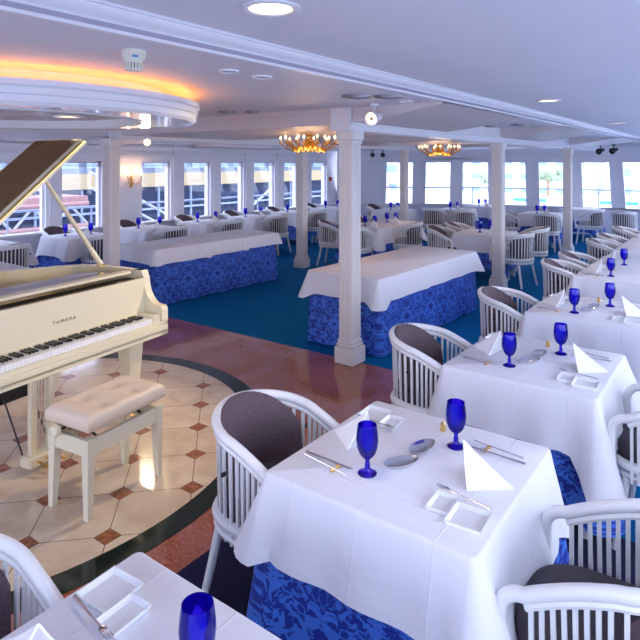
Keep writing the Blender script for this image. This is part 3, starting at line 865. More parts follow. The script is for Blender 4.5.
# ================================================================ tub chair
def make_chair():
    r = empty('tub_chair')
    HY, XB, XF = .24, -.27, .205
    ZA, ZBK = .640, .790
    def plan(u):   # u in [-1,1] round the back from arm front (y-) to arm front (y+)
        s = abs(u)
        if s > .5:
            t = (s-.5)/.5; x = XF*t + (-.03)*(1-t); y = HY
            z = ZA + .0*(1-t)
        else:
            a = s/.5*PI/2; x = -.03 + (XB+.03)*math.cos(a); y = HY*math.sin(a)
        y = y if u > 0 else -y
        k = max(0, 1-s); z = ZA + .27*k - .12*k*k
        return x, y, z
    # rail, curling down at the front of the arms
    pts = []
    for i in range(49):
        u = -1+2*i/48; pts.append(plan(u))
    def curl(sgn):
        o = []
        for i in range(1, 7):
            a = i/6*PI/2; o.append((XF+.07*math.sin(a), sgn*HY, ZA-.07*(1-math.cos(a))))
        o.append((XF+.072, sgn*HY, ZA-.16)); o.append((XF+.066, sgn*(HY-.01), .36))
        return o
    full = curl(-1)[::-1] + pts + curl(1)
    q = MB(); q.tube(full, .020, 12, ry=1.05); q.build('top_rail', M['chair'], r)
    # second thinner bentwood line under the rail
    in2 = [(x*.99-.002, y*.99, z-.031) for x, y, z in pts]
    q = MB(); q.tube(in2, .013, 8)
    q.build('under_rail', M['chair'], r)
    # seat ring
    ring = []
    for i in range(56):
        a = 2*PI*i/56; c, s = math.cos(a), math.sin(a)
        x = (XF+.055)*c if c > 0 else (XB+.02)*abs(c)*1
        x = (abs(c)**.55)*(XF+.085) if c > 0 else -(abs(c)**.9)*abs(XB+.03)
        y = (abs(s)**.6)*(HY-.012)*(1 if s > 0 else -1)
        ring.append((x, y))
    q = MB(); q.tube([(x, y, .405) for x, y in ring], .021, 8, closed=True, ry=1.2); q.tube([(x*.99, y*.99, .358) for x, y in ring], .016, 8, closed=True); q.build('seat_frame', M['chair'], r)
    # slats
    q = MB(); NS = 32
    for i in range(NS):
        u = -1+2*(i+.5)/NS; x, y, z = plan(u)
        bx, by = x*.93, y*.955
        if abs(u) > .9: bx = x*.98
        t = Vector((x-bx, y-by, 0))
        A = Vector((x*.985, y*.985, z-.03)); B = Vector((bx, by, .335))
        a = Vector(plan(max(-1, u-.03))); b = Vector(plan(min(1, u+.03))); tg = (b-a); tg.z = 0; tg.normalize()
        nn = Vector((tg.y, -tg.x, 0)); hw, ht = .0066, .005
        vs = []
        for p in (B, A):
            for s1, s2 in ((-1,-1),(1,-1),(1,1),(-1,1)): vs.append(p + tg*(hw*s1) + nn*(ht*s2))
        q.add(vs, [(3,2,1,0),(4,5,6,7),(0,1,5,4),(1,2,6,5),(2,3,7,6),(3,0,4,7)])
    q.build('slats', M['chair'], r, smooth=30)
    # legs
    for sx, sy, X, Y in ((1,-1,.215,-.20), (1,1,.215,.20), (-1,-1,-.17,-.175), (-1,1,-.17,.175)):
        q = MB(); q.tube([(X, Y, .345), (X+sx*(.018 if sx > 0 else .03), Y+sy*.013, .2), (X+sx*(.045 if sx > 0 else .075), Y+sy*.032, 0)], [.021, .019, .016], 10); q.build('leg', M['chair'], r)
    # upholstered back pad
    q = MB(); NU, NV = 20, 12; vs = []; fs = []
    def padp(u, v, side):   # u [-1,1] around, v [0,1] up
        lim = 1
        uu = u*.46
        x, y, z = plan(uu*1.0)
        top = ZBK + .026 - .15*abs(u)**2.2
        zz = .43 + (top-.43)*v
        rin = .93 - (.0 if side else .17*(1-abs(u)**3)*(1-abs(2*v-1)**4)**1) - (.04 if not side else 0)
        cx_ = -.03
        return ((x-cx_)*rin+cx_ + (.05*(1-v)), y*rin*(1 - .10*(1-v)), zz)
    for side in (0, 1):
        for j in range(NV+1):
            for i in range(NU+1): vs.append(padp(-1+2*i/NU, j/NV, side))
    st = (NV+1)*(NU+1)
    for j in range(NV):
        for i in range(NU):
            a = j*(NU+1)+i; fs.append((a, a+NU+1, a+NU+2, a+1)); fs.append((st+a, st+a+1, st+a+NU+2, st+a+NU+1))
    for i in range(NU):
        fs.append((i, i+1, st+i+1, st+i)); a = NV*(NU+1)+i; fs.append((a, st+a, st+a+1, a+1))
    for j in range(NV):
        a = j*(NU+1); fs.append((a, st+a, st+a+NU+1, a+NU+1)); a += NU; fs.append((a, a+NU+1, st+a+NU+1, st+a))
    q.add(vs, fs); pd = q.build('back_pad', M['pad'], r, smooth=70)
    bv = pd.modifiers.new('soft', 'BEVEL'); bv.width = .012; bv.segments = 2; bv.limit_method = 'ANGLE'
    # seat cushion
    q = MB()
    def ringat(k, z): return [((x-.0)*k, y*k, z) for x, y in ring]
    levels = [(.90, .405), (.955, .42), (.968, .46), (.95, .488), (.88, .502), (.6, .511), (.3, .514)]
    vs = []; n_ = len(ring)
    for k, z in levels: vs += ringat(k, z)
    fs = [tuple(reversed(range(n_)))] + [(j*n_+i, j*n_+(i+1) % n_, (j+1)*n_+(i+1) % n_, (j+1)*n_+i) for j in range(len(levels)-1) for i in range(n_)] + [tuple(range((len(levels)-1)*n_, len(levels)*n_))]
    q.add(vs, fs); q.build('seat_cushion', M['cushion'], r, smooth=60)
    for s in (-1, 1):
        q = MB(); q.lathe([(.0001, -.004), (.009, -.004), (.009, .014), (.0001, .016)], 10, T(-.06, s*(HY+.018), ZA-.01) @ RX(-s*PI/2)); q.build('screw_cap', M['knob'], r)
    return proto(r)
chair = make_chair()
def put_chair(x, y, deg, lb, grp): place(chair, (x, y, 0), R(deg), lb, grp, 'chair')

# ================================================================ cloths and tables
def cloth_mesh(name, hx, hy, top, drop, ce, flare, seed, m, th=.0, wav=.006, hang=None, Md=10, cr=.014):
    rnd = random.Random(seed)
    # perimeter samples with dense corners
    P = []
    N = 16; NC = 7
    cs = [(hx-cr, -hy+cr, -90), (hx-cr, hy-cr, 0), (-hx+cr, hy-cr, 90), (-hx+cr, -hy+cr, 180)]
    sl = 0; last = None
    for ci, (cx_, cy_, a0) in enumerate(cs):
        for k in range(NC):
            a = R(a0 + 90*k/(NC-1)); P.append((cx_+cr*math.cos(a), cy_+cr*math.sin(a), math.cos(a), math.sin(a)))
        nx = cs[(ci+1) % 4]; a = R(a0+90)
        p0 = Vector((cx_+cr*math.cos(a), cy_+cr*math.sin(a))); p1 = Vector((nx[0]+cr*math.cos(a), nx[1]+cr*math.sin(a)))
        for k in range(1, N): p = p0.lerp(p1, k/N); P.append((p.x, p.y, math.cos(a), math.sin(a)))
    n = len(P); s = [0]
    for i in range(1, n): s.append(s[-1]+math.hypot(P[i][0]-P[i-1][0], P[i][1]-P[i-1][1]))
    tot = s[-1]+math.hypot(P[0][0]-P[-1][0], P[0][1]-P[-1][1])
    corner = [(hx, -hy), (hx, hy), (-hx, hy), (-hx, -hy)]
    ph = [rnd.uniform(0, 6.28) for _ in range(4)]
    q = MB(); vs = []; uv = []
    Mt = [0, .03, .08] + [.08+.92*(j+1)/Md for j in range(Md)]
    for j, t in enumerate(Mt):
        for i, (x, y, nx_, ny_) in enumerate(P):
            cc = 0; cd = 0; cdx = cdy = 0
            for k, (a, b) in enumerate(corner):
                d = math.hypot(x-a, y-b); e_ = math.exp(-(d/.075)**2)
                cc += e_; cd += e_*ce[k]
            dr = drop*(1+cd)
            w_ = wav*1.3*(1-2*abs(math.sin(s[i]*7+ph[0])))*t + wav*math.sin(s[i]*13+ph[3])*t + wav*.7*math.sin(s[i]*23+ph[1])*t*(1-cc) + .02*t*math.sin(s[i]*46+ph[2])*min(cc*2, 1)*(1 if drop > .2 else .4)
            # between drawn-out corner and side the cloth tucks in
            off = .004*min(t/.03, 1) + flare*t*(1+.55*cc+1.1*cd) + w_ - .012*t*math.sin(min(1, cc)*PI)
            zz = top - dr*t if t > 0 else top
            if j == 1: zz = top-.004
            if j == 2: zz = top-.02
            vs.append((x+nx_*off, y+ny_*off, zz)); uv.append((s[i], t*dr))
    fs = []
    for j in range(len(Mt)-1):
        for i in range(n):
            i2 = (i+1) % n; fs.append((j*n+i, j*n+i2, (j+1)*n+i2, (j+1)*n+i))
    fs.append(tuple(range(n)))
    me = bpy.data.meshes.new(name); me.from_pydata([tuple(v) for v in vs], [], fs); me.materials.append(m)
    ul = me.uv_layers.new(name='UVMap')
    for pf in me.polygons:
        us_ = [uv[me.loops[li].vertex_index][0] for li in pf.loop_indices]
        wrap = max(us_)-min(us_) > tot/2 and len(us_) == 4
        for li in pf.loop_indices:
            a = uv[me.loops[li].vertex_index]; u_ = a[0]+(tot if wrap and a[0] < tot/2 else 0)
            ul.data[li].uv = (u_, a[1])
    bm = bmesh.new(); bm.from_mesh(me); bmesh.ops.recalc_face_normals(bm, faces=bm.faces); bm.to_mesh(me); bm.free()
    me.shade_smooth(); me.set_sharp_from_angle(angle=R(60))
    return me
HT = .395; TOP = .722
W_VAR = [cloth_mesh('tablecloth', HT, HT, TOP, .268, c, .068, sd, M['cloth'], wav=.012) for sd, c in ((1, (.35, .35, .2, .05)), (2, (.4, .2, .15, .04)), (3, (.65, .3, .1, .12)))]
B_VAR = [cloth_mesh('undercloth', HT-.006, HT-.006, TOP-.004, .53, c, .068, sd, M['damask'], wav=.008) for sd, c in ((11, (.12, .12, .10, .08)), (12, (.2, .1, .1, .1)))]
def make_table():
    r = empty('dining_table')
    q = MB(); q.bbox(-.385, .385, -.385, .385, .685, .715, .004); q.build('tabletop', M['wood'], r)
    for sx in (-1, 1):
        for sy in (-1, 1): q = MB(); q.bbox(sx*.33-.022, sx*.33+.022, sy*.33-.022, sy*.33+.022, 0, .686, .003); q.build('leg', M['tablewhite'], r)
    return proto(r)
tbl = make_table()
cov = [None]
WC = {}; BC = {}
def put_table(x, y, name, v=0, rot=0, grp='right', hw=True):
    place(tbl, (x, y, 0), rot, 'square table under white and blue cloths, ' + name, 'square dining tables', 'table')
    me = B_VAR[v % 2]; o = bpy.data.objects.new('undercloth', me); C.objects.link(o); o.location = (x, y, 0); o.rotation_euler = (0, 0, rot)
    tag(o, 'blue damask undercloth below the white cloth, ' + name, 'tablecloth', 'blue damask undercloths')
    me = W_VAR[v % 3]; o = bpy.data.objects.new('tablecloth', me); C.objects.link(o); o.location = (x, y, 0); o.rotation_euler = (0, 0, rot)
    tag(o, 'white linen tablecloth, ' + name, 'tablecloth', 'white tablecloths')

# ---- tableware prototypes
def make_goblet():
    r = empty('goblet')
    q = MB(); q.lathe([(.008, .056), (.020, .061), (.031, .076), (.0385, .100), (.0405, .125), (.0385, .150), (.0345, .178), (.033, .178), (.037, .150), (.039, .125), (.037, .101), (.029, .079), (.018, .065), (.0001, .063)], 28); q.build('bowl', M['cobalt'], r)
    q = MB(); q.lathe([(.0001, 0), (.034, 0), (.035, .003), (.028, .008), (.014, .014), (.009, .024), (.010, .034), (.007, .044), (.010, .056), (.0001, .058)], 28); q.build('stem', M['cobalt'], r)
    return proto(r)
gob = make_goblet()
def make_napkin():
    q = MB()
    th = .006
    # standing pyramid fold facing +x (diner side), apex towards the table middle
    A_ = (-.07, 0, .135); P1 = (-.035, -.085, .0); P2 = (-.035, .085, .0); Rr = (.105, 0, .004); Ri = (.02, 0, .045)
    def sheet(a, b, c):
        a, b, c = Vector(a), Vector(b), Vector(c); nn = (b-a).cross(c-a).normalized()*th*.5
        nseg = 4; vs = []; idx = {}
        for sgn in (1, -1):
            for i in range(nseg+1):
                for j in range(nseg+1-i):
                    u, v = i/nseg, j/nseg; p = a*(1-u-v)+b*u+c*v
                    bul = 4*u*v+4*u*(1-u-v)+4*v*(1-u-v)
                    p = p + nn.normalized()*(-.004*bul); p.z = max(p.z, .0)
                    idx[(sgn, i, j)] = len(vs); vs.append(p+nn*sgn)
        fs = []
        for sgn in (1, -1):
            for i in range(nseg):
                for j in range(nseg-i):
                    fs.append((idx[(sgn,i,j)], idx[(sgn,i+1,j)], idx[(sgn,i,j+1)]))
                    if i+j < nseg-1: fs.append((idx[(sgn,i+1,j)], idx[(sgn,i+1,j+1)], idx[(sgn,i,j+1)]))
        bd = [(i, 0) for i in range(nseg)] + [(nseg-k, k) for k in range(nseg)] + [(0, nseg-k) for k in range(nseg)]
        for k in range(len(bd)):
            a1 = bd[k]; b1 = bd[(k+1) % len(bd)]
            fs.append((idx[(1,*a1)], idx[(1,*b1)], idx[(-1,*b1)], idx[(-1,*a1)]))
        vs = [Vector((v.x, v.y, max(v.z, 0))) for v in vs]
        q.add(vs, fs)
    sheet(A_, P1, Rr); sheet(A_, Rr, P2)
    sheet((-.035, -.08, .003), (.10, -.0, .003), (-.035, .08, .003))
    return q.build('folded_napkin', M['napkin'])
nap = make_napkin()
def make_tray(w_, d_):
    q = MB(); h = .016; t = .004
    for (z, o) in ():
        pass
    def rect(i, z): return [(-w_/2+i, -d_/2+i, z), (w_/2-i, -d_/2+i, z), (w_/2-i, d_/2-i, z), (-w_/2+i, d_/2-i, z)]
    L_ = [rect(.008, 0), rect(.0, h), rect(t, h), rect(.012, t), ]
    vs = [p for l in L_ for p in l]
    fs = [(3,2,1,0)] + [(j*4+k, j*4+(k+1) % 4, j*4+4+(k+1) % 4, j*4+4+k) for j in range(3) for k in range(4)] + [(12,13,14,15)]
    q.add(vs, fs); return q
tray_a = make_tray(.12, .125).build('serving_dish', M['porcelain']); tray_b = make_tray(.08, .115).build('small_dish', M['porcelain'])
def make_silver_dish():
    q = MB(); vs = []; n_ = 32
    for rr, z in ((.0, .004), (.5, .005), (.8, .010), (.97, .018), (1.0, .019), (.97, .015), (.75, .004), (.5, .0), (0, 0)):
        for k in range(n_):
            a = 2*PI*k/n_; x = math.cos(a)*.075; y = math.sin(a)*.036*(1-.12*math.cos(a))
            vs.append((x*max(rr, .001), y*max(rr, .001), z))
    q.add(vs, [(j*n_+k, j*n_+(k+1) % n_, (j+1)*n_+(k+1) % n_, (j+1)*n_+k) for j in range(8) for k in range(n_)])
    return q.build('silver_dish', M['steel'])
sdish = make_silver_dish()
def make_fork():
    r = empty('fork')
    q = MB(); q.tube([(-.10, 0, .004), (-.06, 0, .005), (0, 0, .004), (.045, 0, .006)], [.006, .005, .003, .0035], 8, ry=.4); q.build('handle', M['steel'], r)
    q = MB(); q.tube([(.045, 0, .006), (.055, 0, .007), (.068, 0, .006)], [.004, .010, .011], 8, ry=.25)
    for k in range(4): y = -.009+k*.006; q.tube([(.066, y, .006), (.085, y, .005), (.10, y*.9, .008)], [.0019, .0016, .001], 6, ry=.6)
    q.build('tines', M['steel'], r); return proto(r)
fork = make_fork()
def make_knife():
    r = empty('table_knife')
    q = MB(); q.tube([(-.11, 0, .008), (-.07, 0, .008), (-.02, 0, .008)], [.0065, .006, .0045], 8, ry=.5); q.build('handle', M['steel'], r)
    q = MB(); q.add([(-.02, -.004, .0072), (.06, -.008, .0072), (.10, -.006, .0072), (.112, .004, .0072), (-.02, .004, .0072), (-.02, -.004, .0088), (.06, -.008, .0082), (.10, -.006, .0082), (.112, .004, .0085), (-.02, .004, .0088)],
        [(4,3,2,1,0), (5,6,7,8,9), (0,1,6,5), (1,2,7,6), (2,3,8,7), (3,4,9,8), (4,0,5,9)]); q.build('blade', M['steel'], r); return proto(r)
knife = make_knife()
q = MB(); q.tube([(-.105, 0, .012), (.105, 0, .012)], [.0042, .002], 8); chop = q.build('chopstick', M['steel'])
q = MB(); q.lathe([(.0001, 0), (.009, .001), (.009, .006), (.004, .010), (.0001, .011)], 14, T(0, .018, 0)); q.lathe([(.0001, 0), (.009, .001), (.009, .006), (.004, .010), (.0001, .011)], 14, T(0, -.018, 0)); q.tube([(0, -.018, .006), (0, .018, .006)], .004, 8); rest = q.build('cutlery_rest', M['brass'])
q = MB(); q.lathe([(.0001, 0), (.013, 0), (.014, .004), (.010, .018), (.011, .028), (.006, .036), (.0001, .037)], 16); shak = q.build('salt_shaker', M['brass'])

def rot_pt(x, y, s): return (x*s, y*s)
def setting(tx, ty, s, tn, side, glass=True, full=True):
    """s=+1: place on the +x side (as drawn), -1: the opposite place"""
    z = TOP + .0005; a0 = 0 if s > 0 else 180
    def at(x, y): return (tx+x*s, ty+y*s, z)
    who = '%s side of %s' % (side, tn)
    place(gob, at(.09, .19), 0, 'cobalt blue goblet, ' + who, 'cobalt goblets', 'glass')
    place(nap, at(.27, .0), R(a0 + (8 if s > 0 else -6)), 'white pyramid-folded napkin, ' + who, 'folded napkins', 'napkin')
    if not full: return
    place(tray_a, at(.315, -.245), R(a0+3), 'large square white dish, ' + who, 'large white dishes', 'dish')
    place(tray_b, at(.215, -.215), R(a0+3), 'small white dish, ' + who, 'small white dishes', 'dish')
    place(fork, (tx+.26*s, ty-.158*s, z+.016), R(a0+180-8), 'silver fork laid across the dishes, ' + who, 'forks', 'fork')
    place(knife, at(.25, .205), R(a0+180-2), 'silver table knife, ' + who, 'table knives', 'knife')
    place(chop, (tx+.24*s, ty+.245*s, z-.0), R(a0+180-9), 'slim silver chopstick, ' + who, 'chopsticks', 'chopstick')
    place(rest, at(.20, .235), R(a0), 'small brass cutlery rest, ' + who, 'cutlery rests', 'cutlery rest')
def centre(tx, ty, tn):
    z = TOP+.0005
    place(sdish, (tx-.015, ty-.068, z), R(62), 'oval silver dish, nearer the camera, on ' + tn, 'oval silver dishes', 'dish')
    place(sdish, (tx-.005, ty+.085, z), R(82), 'oval silver dish, farther from the camera, on ' + tn, 'oval silver dishes', 'dish')
    place(shak, (tx-.01, ty+.29, z), 0, 'small brass shaker near the far edge of ' + tn, 'brass shakers', 'shaker')

# ---- right-hand row of tables
RT = [(-1.03, .67, 'the table cropped at bottom left'), (-1.02, 2.01, 'the big front table'), (-.97, 3.44, 'the second table of the right row'),
      (-.95, 4.88, 'the third table of the right row'), (-.99, 6.60, 'the fourth table of the right row'), (-.99, 7.39, 'the fifth table of the right row'),
      (-.98, 8.75, 'the sixth table of the right row'), (-.98, 9.54, 'the seventh table of the right row'),
      (-.98, 10.75, 'the eighth table of the right row')]
for i, (x, y, nm) in enumerate(RT):
    put_table(x, y, nm, i)
    if i <= 3:
        for s, sd in ((-1, 'aisle'), (1, 'window')):
            if i == 0 and s > 0: continue
            setting(x, y, s, nm, sd)
        if i: centre(x, y, nm)
    elif i == 4 or i == 5: setting(x, y, -1, nm, 'aisle', full=(i == 4))
place(gob, (-.955, .865, TOP+.0005), 0, 'big cobalt goblet cut off by the bottom edge of the picture', 'cobalt goblets', 'glass')
gx = 'chairs on the aisle side of the right row'
for x, y, dg_, nm in [(-1.60, .60, 2, 'the table cropped at bottom left'), (-1.592, 1.895, 0, 'the big front table'), (-1.54, 3.33, 2, 'the second table of the right row'),
                 (-1.515, 4.76, -2, 'the third table of the right row'), (-1.50, 6.56, 3, 'the fourth table of the right row'), (-1.50, 7.27, 0, 'the fifth table of the right row'),
                 (-1.50, 8.74, 2, 'the sixth table of the right row'), (-1.50, 9.44, -3, 'the seventh table of the right row'), (-1.50, 10.7, 3, 'the eighth table of the right row')]:
    put_chair(x, y, dg_, 'white slatted tub chair, aisle side of ' + nm, gx)
put_chair(-.295, 1.90, 180, 'white tub chair at bottom right, window side of the big front table', 'chairs on the window side of the right row')
put_chair(-.245, 3.33, 180, 'white tub chair at the right edge, window side of the second table', 'chairs on the window side of the right row')

# ---- left-hand row along the windows
LT = [(-8.4, 3.8, 'first table of the left window row'), (-8.4, 5.17, 'left window table seen under the piano lid'), (-8.4, 6.52, 'left window table beside the wall sconce'),
      (-8.4, 7.87, 'third left window table from the sconce'), (-8.4, 9.2, 'fourth left window table from the sconce'), (-8.4, 10.6, 'left window table nearest the chandelier column'), (-8.4, 12.1, 'last table along the left windows')]
for i, (x, y, nm) in enumerate(LT):
    put_table(x, y, nm, i, PI)
    z = TOP+.0005
    if i:
        place(gob, (x-.10, y-.17, z), 0, 'left blue goblet, ' + nm, 'cobalt goblets', 'glass')
        place(gob, (x+.02, y+.19, z), 0, 'right blue goblet, ' + nm, 'cobalt goblets', 'glass')
        place(nap, (x+.22, y+.02, z), 0, 'folded white napkin on the ' + nm, 'folded napkins', 'napkin')
    if i < 6: put_chair(x+.58, y, 180-2+i, 'white tub chair on the aisle side, ' + nm, 'chairs along the left windows')
    if i: put_chair(x-.55, y, 0, 'tub chair against the windows, ' + nm, 'chairs along the left windows')

# ---- the double tables in the middle and the tables near the bow
def glasses(x, y, nm, both=True):
    z = TOP+.0005
    place(gob, (x-.07, y-.07, z), 0, 'blue goblet, left of two on the ' + nm, 'cobalt goblets', 'glass')
    place(gob, (x+.07, y+.03, z), 0, 'blue goblet, right of two on the ' + nm, 'cobalt goblets', 'glass')
    place(nap, (x+.2, y-.18, z), R(-40), 'folded white napkin on the ' + nm, 'folded napkins', 'napkin')
MT = [(-5.45, 9.05, 'middle table seen right of the front column'), (-5.45, 9.84, 'middle table behind the front column'),
      (-3.42, 9.3, 'middle table half behind the second column'),
      (-6.85, 12.5, 'far table by the leftmost bow window'), (-5.75, 13.5, 'far table under the second chandelier'), (-5.6, 15.0, 'far table against the bow windows'),
      (-3.72, 13.6, 'far table left of the rightmost column'), (-3.3, 15.5, 'far window table behind the rightmost column')]
for i, (x, y, nm) in enumerate(MT):
    put_table(x, y, nm, i, R(90*i))
    if i != 7: glasses(x, y, nm)
gm = 'chairs round the middle tables'; gb = 'chairs round the far bow tables'
for x, y, dg_, lb, g in [
    (-6.05, 8.75, 15, 'tub chair left of the front column, facing right, behind the left buffet', gm),
    (-6.0, 9.75, -5, 'tub chair mostly hidden behind the front column', gm),
    (-5.36, 9.0+-.60, 90, 'tub chair seen from behind, right beside the front column', gm),
    (-4.88, 9.35, 195, 'tub chair with dark pad facing left, right of the front column', gm),
    (-4.0, 8.95, -4, 'tub chair just beyond the right buffet, facing right', gm),
    (-4.0, 9.72, 5, 'dark padded tub chair beyond the middle right table, left side', gm),
    (-2.83, 8.94, 165, 'tub chair seen from behind, right of the second column', gm),
    (-2.85, 9.85, 195, 'dark padded tub chair facing left, between the right two columns', gm),
    (-7.48, 12.75, -12, 'far tub chair by the leftmost bow window, left one', gb),
    (-5.95, 12.75, 100, 'far tub chair facing the bow, right of the thin column', gb),
    (-5.15, 12.65, 120, 'far tub chair facing the bow, under the second chandelier', gb),
    (-4.35, 13.2, 10, 'far tub chair seen behind the second column', gb),
    (-3.40, 12.85, 95, 'far tub chair facing the bow, left of the rightmost column', gb),
    (-2.85, 14.5, 175, 'far tub chair alone, right of the rightmost column', gb),
    (-2.15, 14.3, 95, 'far tub chair at the right, before the rightmost bow window', gb)]:
    put_chair(x, y, dg_, lb, g)

# ---- long buffet tables
def buffet(x0, x1, y0, y1, lb, rz=0):
    cx_, cy_ = (x0+x1)/2, (y0+y1)/2; hx, hy = (x1-x0)/2, (y1-y0)/2
    r = empty('buffet_table', (cx_, cy_, 0), rz, label=lb, cat='table')
    q = MB(); q.bbox(-hx+.01, hx-.01, -hy+.01, hy-.01, .70, .728, .004); q.build('tabletop', M['wood'], r)
    for sx in (-1, 1):
        for sy in (-1, 1): q = MB(); q.bbox(sx*(hx-.06)-.02, sx*(hx-.06)+.02, sy*(hy-.06)-.02, sy*(hy-.06)+.02, 0, .70, .003); q.build('leg', M['tablewhite'], r)
    me = cloth_mesh('skirt', hx, hy, .732, .715, (.01,)*4, .035, int(abs(x0*10)), M['damask'], wav=.012)
    o = bpy.data.objects.new('skirt', me); C.objects.link(o); o.parent = r
    o['label'] = 'blue damask skirt'
    return r
def topper(x, y, hx, hy, lb, ce, seed, rz=0, z=.737, drop=.2):
    me = cloth_mesh('tablecloth', hx, hy, z, drop, ce, .05, seed, M['cloth'], wav=.006)
    o = bpy.data.objects.new('tablecloth', me); C.objects.link(o); o.location = (x, y, 0); o.rotation_euler = (0, 0, rz)
    tag(o, lb, 'tablecloth', 'white cloths on the buffet tables')
buffet(-3.62, -2.80, 4.86, 7.12, 'long buffet table with a blue damask skirt behind the front column', R(-2))
topper(-3.21, 5.99, .43, 1.15, 'white cloth on the buffet table behind the front column', (.25, .1, .1, .25), 31, R(-2), drop=.22)
buffet(-6.85, -6.07, 4.84, 7.10, 'long blue-skirted buffet table behind the piano', R(-2))
for k in range(3):
    cy_ = 5.25+k*.74
    topper(-6.46 + (cy_-5.97)*.035, cy_, .405+.002*k, .43 if k != 0 else .42, 'white cloth on the buffet behind the piano, ' + ('nearest the piano', 'middle one of three', 'farthest of three')[k], (.03,)*4, 40+k, R(-2), z=.737+.003*k, drop=.19-.01*k)
buffet(-6.9, -6.1, 1.5, 3.2, 'low white-topped buffet table glimpsed left beyond the piano')
topper(-6.5, 2.35, .42, .87, 'white cloth on the buffet glimpsed beyond the piano', (.1,)*4, 50)

# ================================================================ outside
def out_box(name, lb, cat, boxes, m, **kw):
    q = MB()
    for b in boxes: q.box(*b)
    return q.build(name, m, None, label=lb, cat=cat, **kw)
M['water'] = mat('harbour_water', (.62, .68, .78), .35, bump=.4, bscale=1.5)  # kept very pale so it bounces added daylight up onto the ceiling
M['bld'] = mat('pale_facade', (.74, .77, .82), .7, noise=.06, nscale=.6)
M['bldwin'] = mat('facade_glass', (.30, .42, .62), .2)
M['creamb'] = mat('cream_band', (.36, .27, .14), .6)
M['darkglass'] = mat('dark_pier_glass', (.022, .03, .06), .6, spec=.15)
M['pink'] = mat('pink_primer_steel', (.36, .20, .19), .6)
M['roof'] = mat('mauve_roof', (.42, .33, .40), .7)
q = MB(); q.box(-150, 150, -60, 220, -2.3, -2.2); struct(q.build('floor', M['water']))
# pier building on the left
pb = empty('pier_building', (-17, 12, -2.2), label='dark glazed pier building with a cream band outside the left windows', cat='building')
def pbb(nm, boxes, m):
    q = MB()
    for b in boxes: q.box(*b)
    q.v = [(x+17, y-12, z+2.2) for x, y, z in q.v]; q.build(nm, m, pb)
pbb('lower_wall', [(-21, -17, -6, 24, -2.2, 1.02)], M['darkglass'])
M['pierup'] = mat('grey_upper_facade', (.14, .17, .24), .6)
pbb('band', [(-21, -16.8, -6, 24, 1.02, 1.50)], M['creamb'])
pbb('upper_wall', [(-21, -17, -6, 24, 1.50, 3.4)], M['pierup'])
pbb('mullions', [(-17.0, -16.93, -6+k*1.5, -5.94+k*1.5, -2.2, 1.0) for k in range(20)] + [(-16.98, -16.9, -6, 24, z, z+.07) for z in (-.9, .2)], M['greyrail'])
pbb('upper_windows', [(-17.02, -16.95, -5.8+k*1.1, -5+k*1.1, 1.68, 2.05) for k in range(27)], M['bldwin'])
# gangway with truss
M['steelpaint'] = mat('pale_steel_paint', (.40, .40, .44), .5)
gw = empty('gangway', (-14.2, 6, -2.2), label='white and pink steel truss gangway outside the left windows', cat='gangway')
def tb(nm, segs, r_, m):
    q = MB()
    for a, b in segs: q.tube([a, b], r_, 6)
    q.v = [(x+14.2, y-6, z+2.2) for x, y, z in q.v]; q.build(nm, m, gw)
segs = []
for k in range(8):
    y = 1+k*1.0; segs.append(((-14.2, y, .2), (-14.2, y+.5, .75))); segs.append(((-14.2, y+.5, .75), (-14.2, y+1, .2)))
tb('truss', segs, .035, M['steelpaint'])
tb('chords', [((-14.2, 1, .2), (-14.2, 9, .2)), ((-14.2, 1, .78), (-14.2, 9, .78))], .07, M['pink'])
q = MB(); q.box(-15.6, -14.2, 1, 9, .78, .98); q.v = [(x+14.2, y-6, z+2.2) for x, y, z in q.v]; q.build('deck', M['pink'], gw)
tb('stair_stringer', [((-14.1, 9.0, 1.6), (-14.1, 14.5, -1.2)), ((-14.1, 9.0, 1.2), (-14.1, 14.5, -1.6)), ((-14.1, 12, -1.6), (-14.1, 17, 1.3))], .04, M['steelpaint'])
tb('posts', [((-14.9, y, -2.2), (-14.9, y, .8)) for y in (2, 6)], .09, M['steelpaint'])
out_box('quay', 'pale quay and shed seen through the leftmost windows', 'quay', [(-40, -26, -20, 30, -2.2, .3), (-44, -30, -10, 30, .3, 4.5)], M['pierup'])
# rail outside the windows
def rail(name, pts, z, lb):
    q = MB(); q.tube([(x, y, z) for x, y in pts], .022, 8); q.tube([(x, y, z-.55) for x, y in pts], .012, 6)
    r = empty(name, (pts[0][0], pts[0][1], 0), label=lb, cat='railing')
    q.v = [(x-pts[0][0], y-pts[0][1], zz) for x, y, zz in q.v]; q.build('rails', M['greyrail'], r)
    for x, y in pts:
        p = MB(); p.tube([(x-pts[0][0], y-pts[0][1], 0), (x-pts[0][0], y-pts[0][1], z)], .018, 6); p.build('post', M['greyrail'], r)
rail('deck_railing', [(-10.3, -3+k*1.6) for k in range(12)], 1.0, 'grey deck railing outside the left windows')
rail('deck_railing', [(-9.6, 15.5), (-8.2, 16.4), (-6.7, 17.1), (-5.0, 17.6), (-3.3, 17.75), (-1.6, 17.6), (0.2, 17.0)], 1.10, 'grey deck railing curving outside the bow windows')
q = MB(); q.box(-10.6, -9.6, -3.4, 18, -.2, -.02)
q.prism([(-10.6, 13), (-9.8, 16), (-8.2, 17), (-6.7, 17.7), (-5, 18.2), (-3.3, 18.4), (-1.6, 18.2), (.6, 17.4), (1.2, 12)], -.2, -.13); q.build('trim_12', M['wall'], kind='structure')
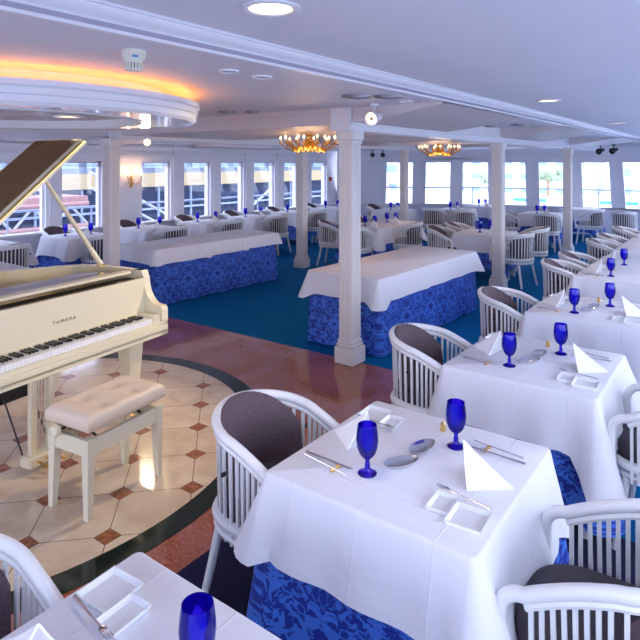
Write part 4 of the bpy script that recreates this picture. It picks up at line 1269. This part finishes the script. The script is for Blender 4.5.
# harbour front beyond the bow
def bld(x, y, w_, d_, h, lb, m=None, rows=4, cols=8):
    r = empty('waterfront_building', (x, y, -2.2), label=lb, cat='building')
    q = MB(); q.box(-w_/2, w_/2, 0, d_, 0, h); q.build('walls', m or M['bld'], r)
    q = MB()
    for i in range(cols):
        for j in range(rows):
            a = -w_/2+w_*(i+.25)/cols; b = a+w_*.5/cols; z = h*(j+.3)/rows; q.box(a, b, -.05, .05, z, z+h*.4/rows)
    q.build('windows', M['bldwin'], r)
    q = MB(); q.box(-w_/2-.3, w_/2+.3, -.4, d_+.3, h, h+.5); q.build('roof_edge', M['bld'], r)
bld(-44, 62, 22, 10, 9, 'pale harbour building seen through the leftmost bow windows')
bld(-22, 70, 16, 10, 6.5, 'pale low harbour building seen through the middle bow windows')
bld(-4, 72, 15, 10, 8, 'pale wide harbour building seen through the right bow windows')
bld(14, 66, 14, 10, 9, 'pale harbour building at the right edge beyond the bow')
q = MB(); q.prism([(-5, 0), (5, 0), (2.2, 3.2), (-2.2, 3.2)], 0, 8, T(-38.5, 60.5, -1.24) @ RX(PI/2)); q.build('shed_roof', M['roof'], None, label='mauve sloping shed roof outside the leftmost bow window', cat='roof')
out_box('harbour_quay', 'pale concrete quay across the water beyond the bow', 'quay', [(-45, 45, 47.9, 61.8, -2.2, -1.25)], M['bld'])
def bush(x, y, sc, lb):
    r = empty('tree', (x, y, -1.2), label=lb, cat='tree')
    q = MB(); q.tube([(0, 0, 0), (0, 0, 2.4*sc)], .15, 8); q.build('trunk', M['wood'], r)
    q = MB(); rn = random.Random(int(x))
    for k in range(16):
        cx_, cy_, cz = rn.uniform(-1.6, 1.6)*sc, rn.uniform(-1, 1)*sc, rn.uniform(2.2, 3.4)*sc; rr = rn.uniform(.4, .8)*sc
        q.lathe([(.001, -rr), (rr*.7, -rr*.7), (rr, 0), (rr*.7, rr*.7), (.001, rr)], 9, T(cx_, cy_, cz), cap=False)
    q.build('crown', M['leaf'], r, smooth=0)
bush(-20.2, 56, .55, 'green tree on the quay seen left of the second column')
bush(-14.7, 56, .7, 'green tree on the quay seen left of the rightmost column')
for k, (x, y) in enumerate([(-34, 44.5), (-31, 44.5), (-27, 44.5), (-13, 44.5), (-7, 44.5)]):
    q = MB(); q.tube([(x, y, -2.2), (x, y, -.3)], .14, 8); q.tube([(x-1.2, y, -.9), (x+1.2, y, -.9)], .12, 8)
    q.build('mooring_frame', M['rail'], None, label='blue steel frame on the quay, %s' % ('far left one', 'second from left', 'third from left', 'fourth from left', 'rightmost one')[k], cat='post', group='blue quay frames')
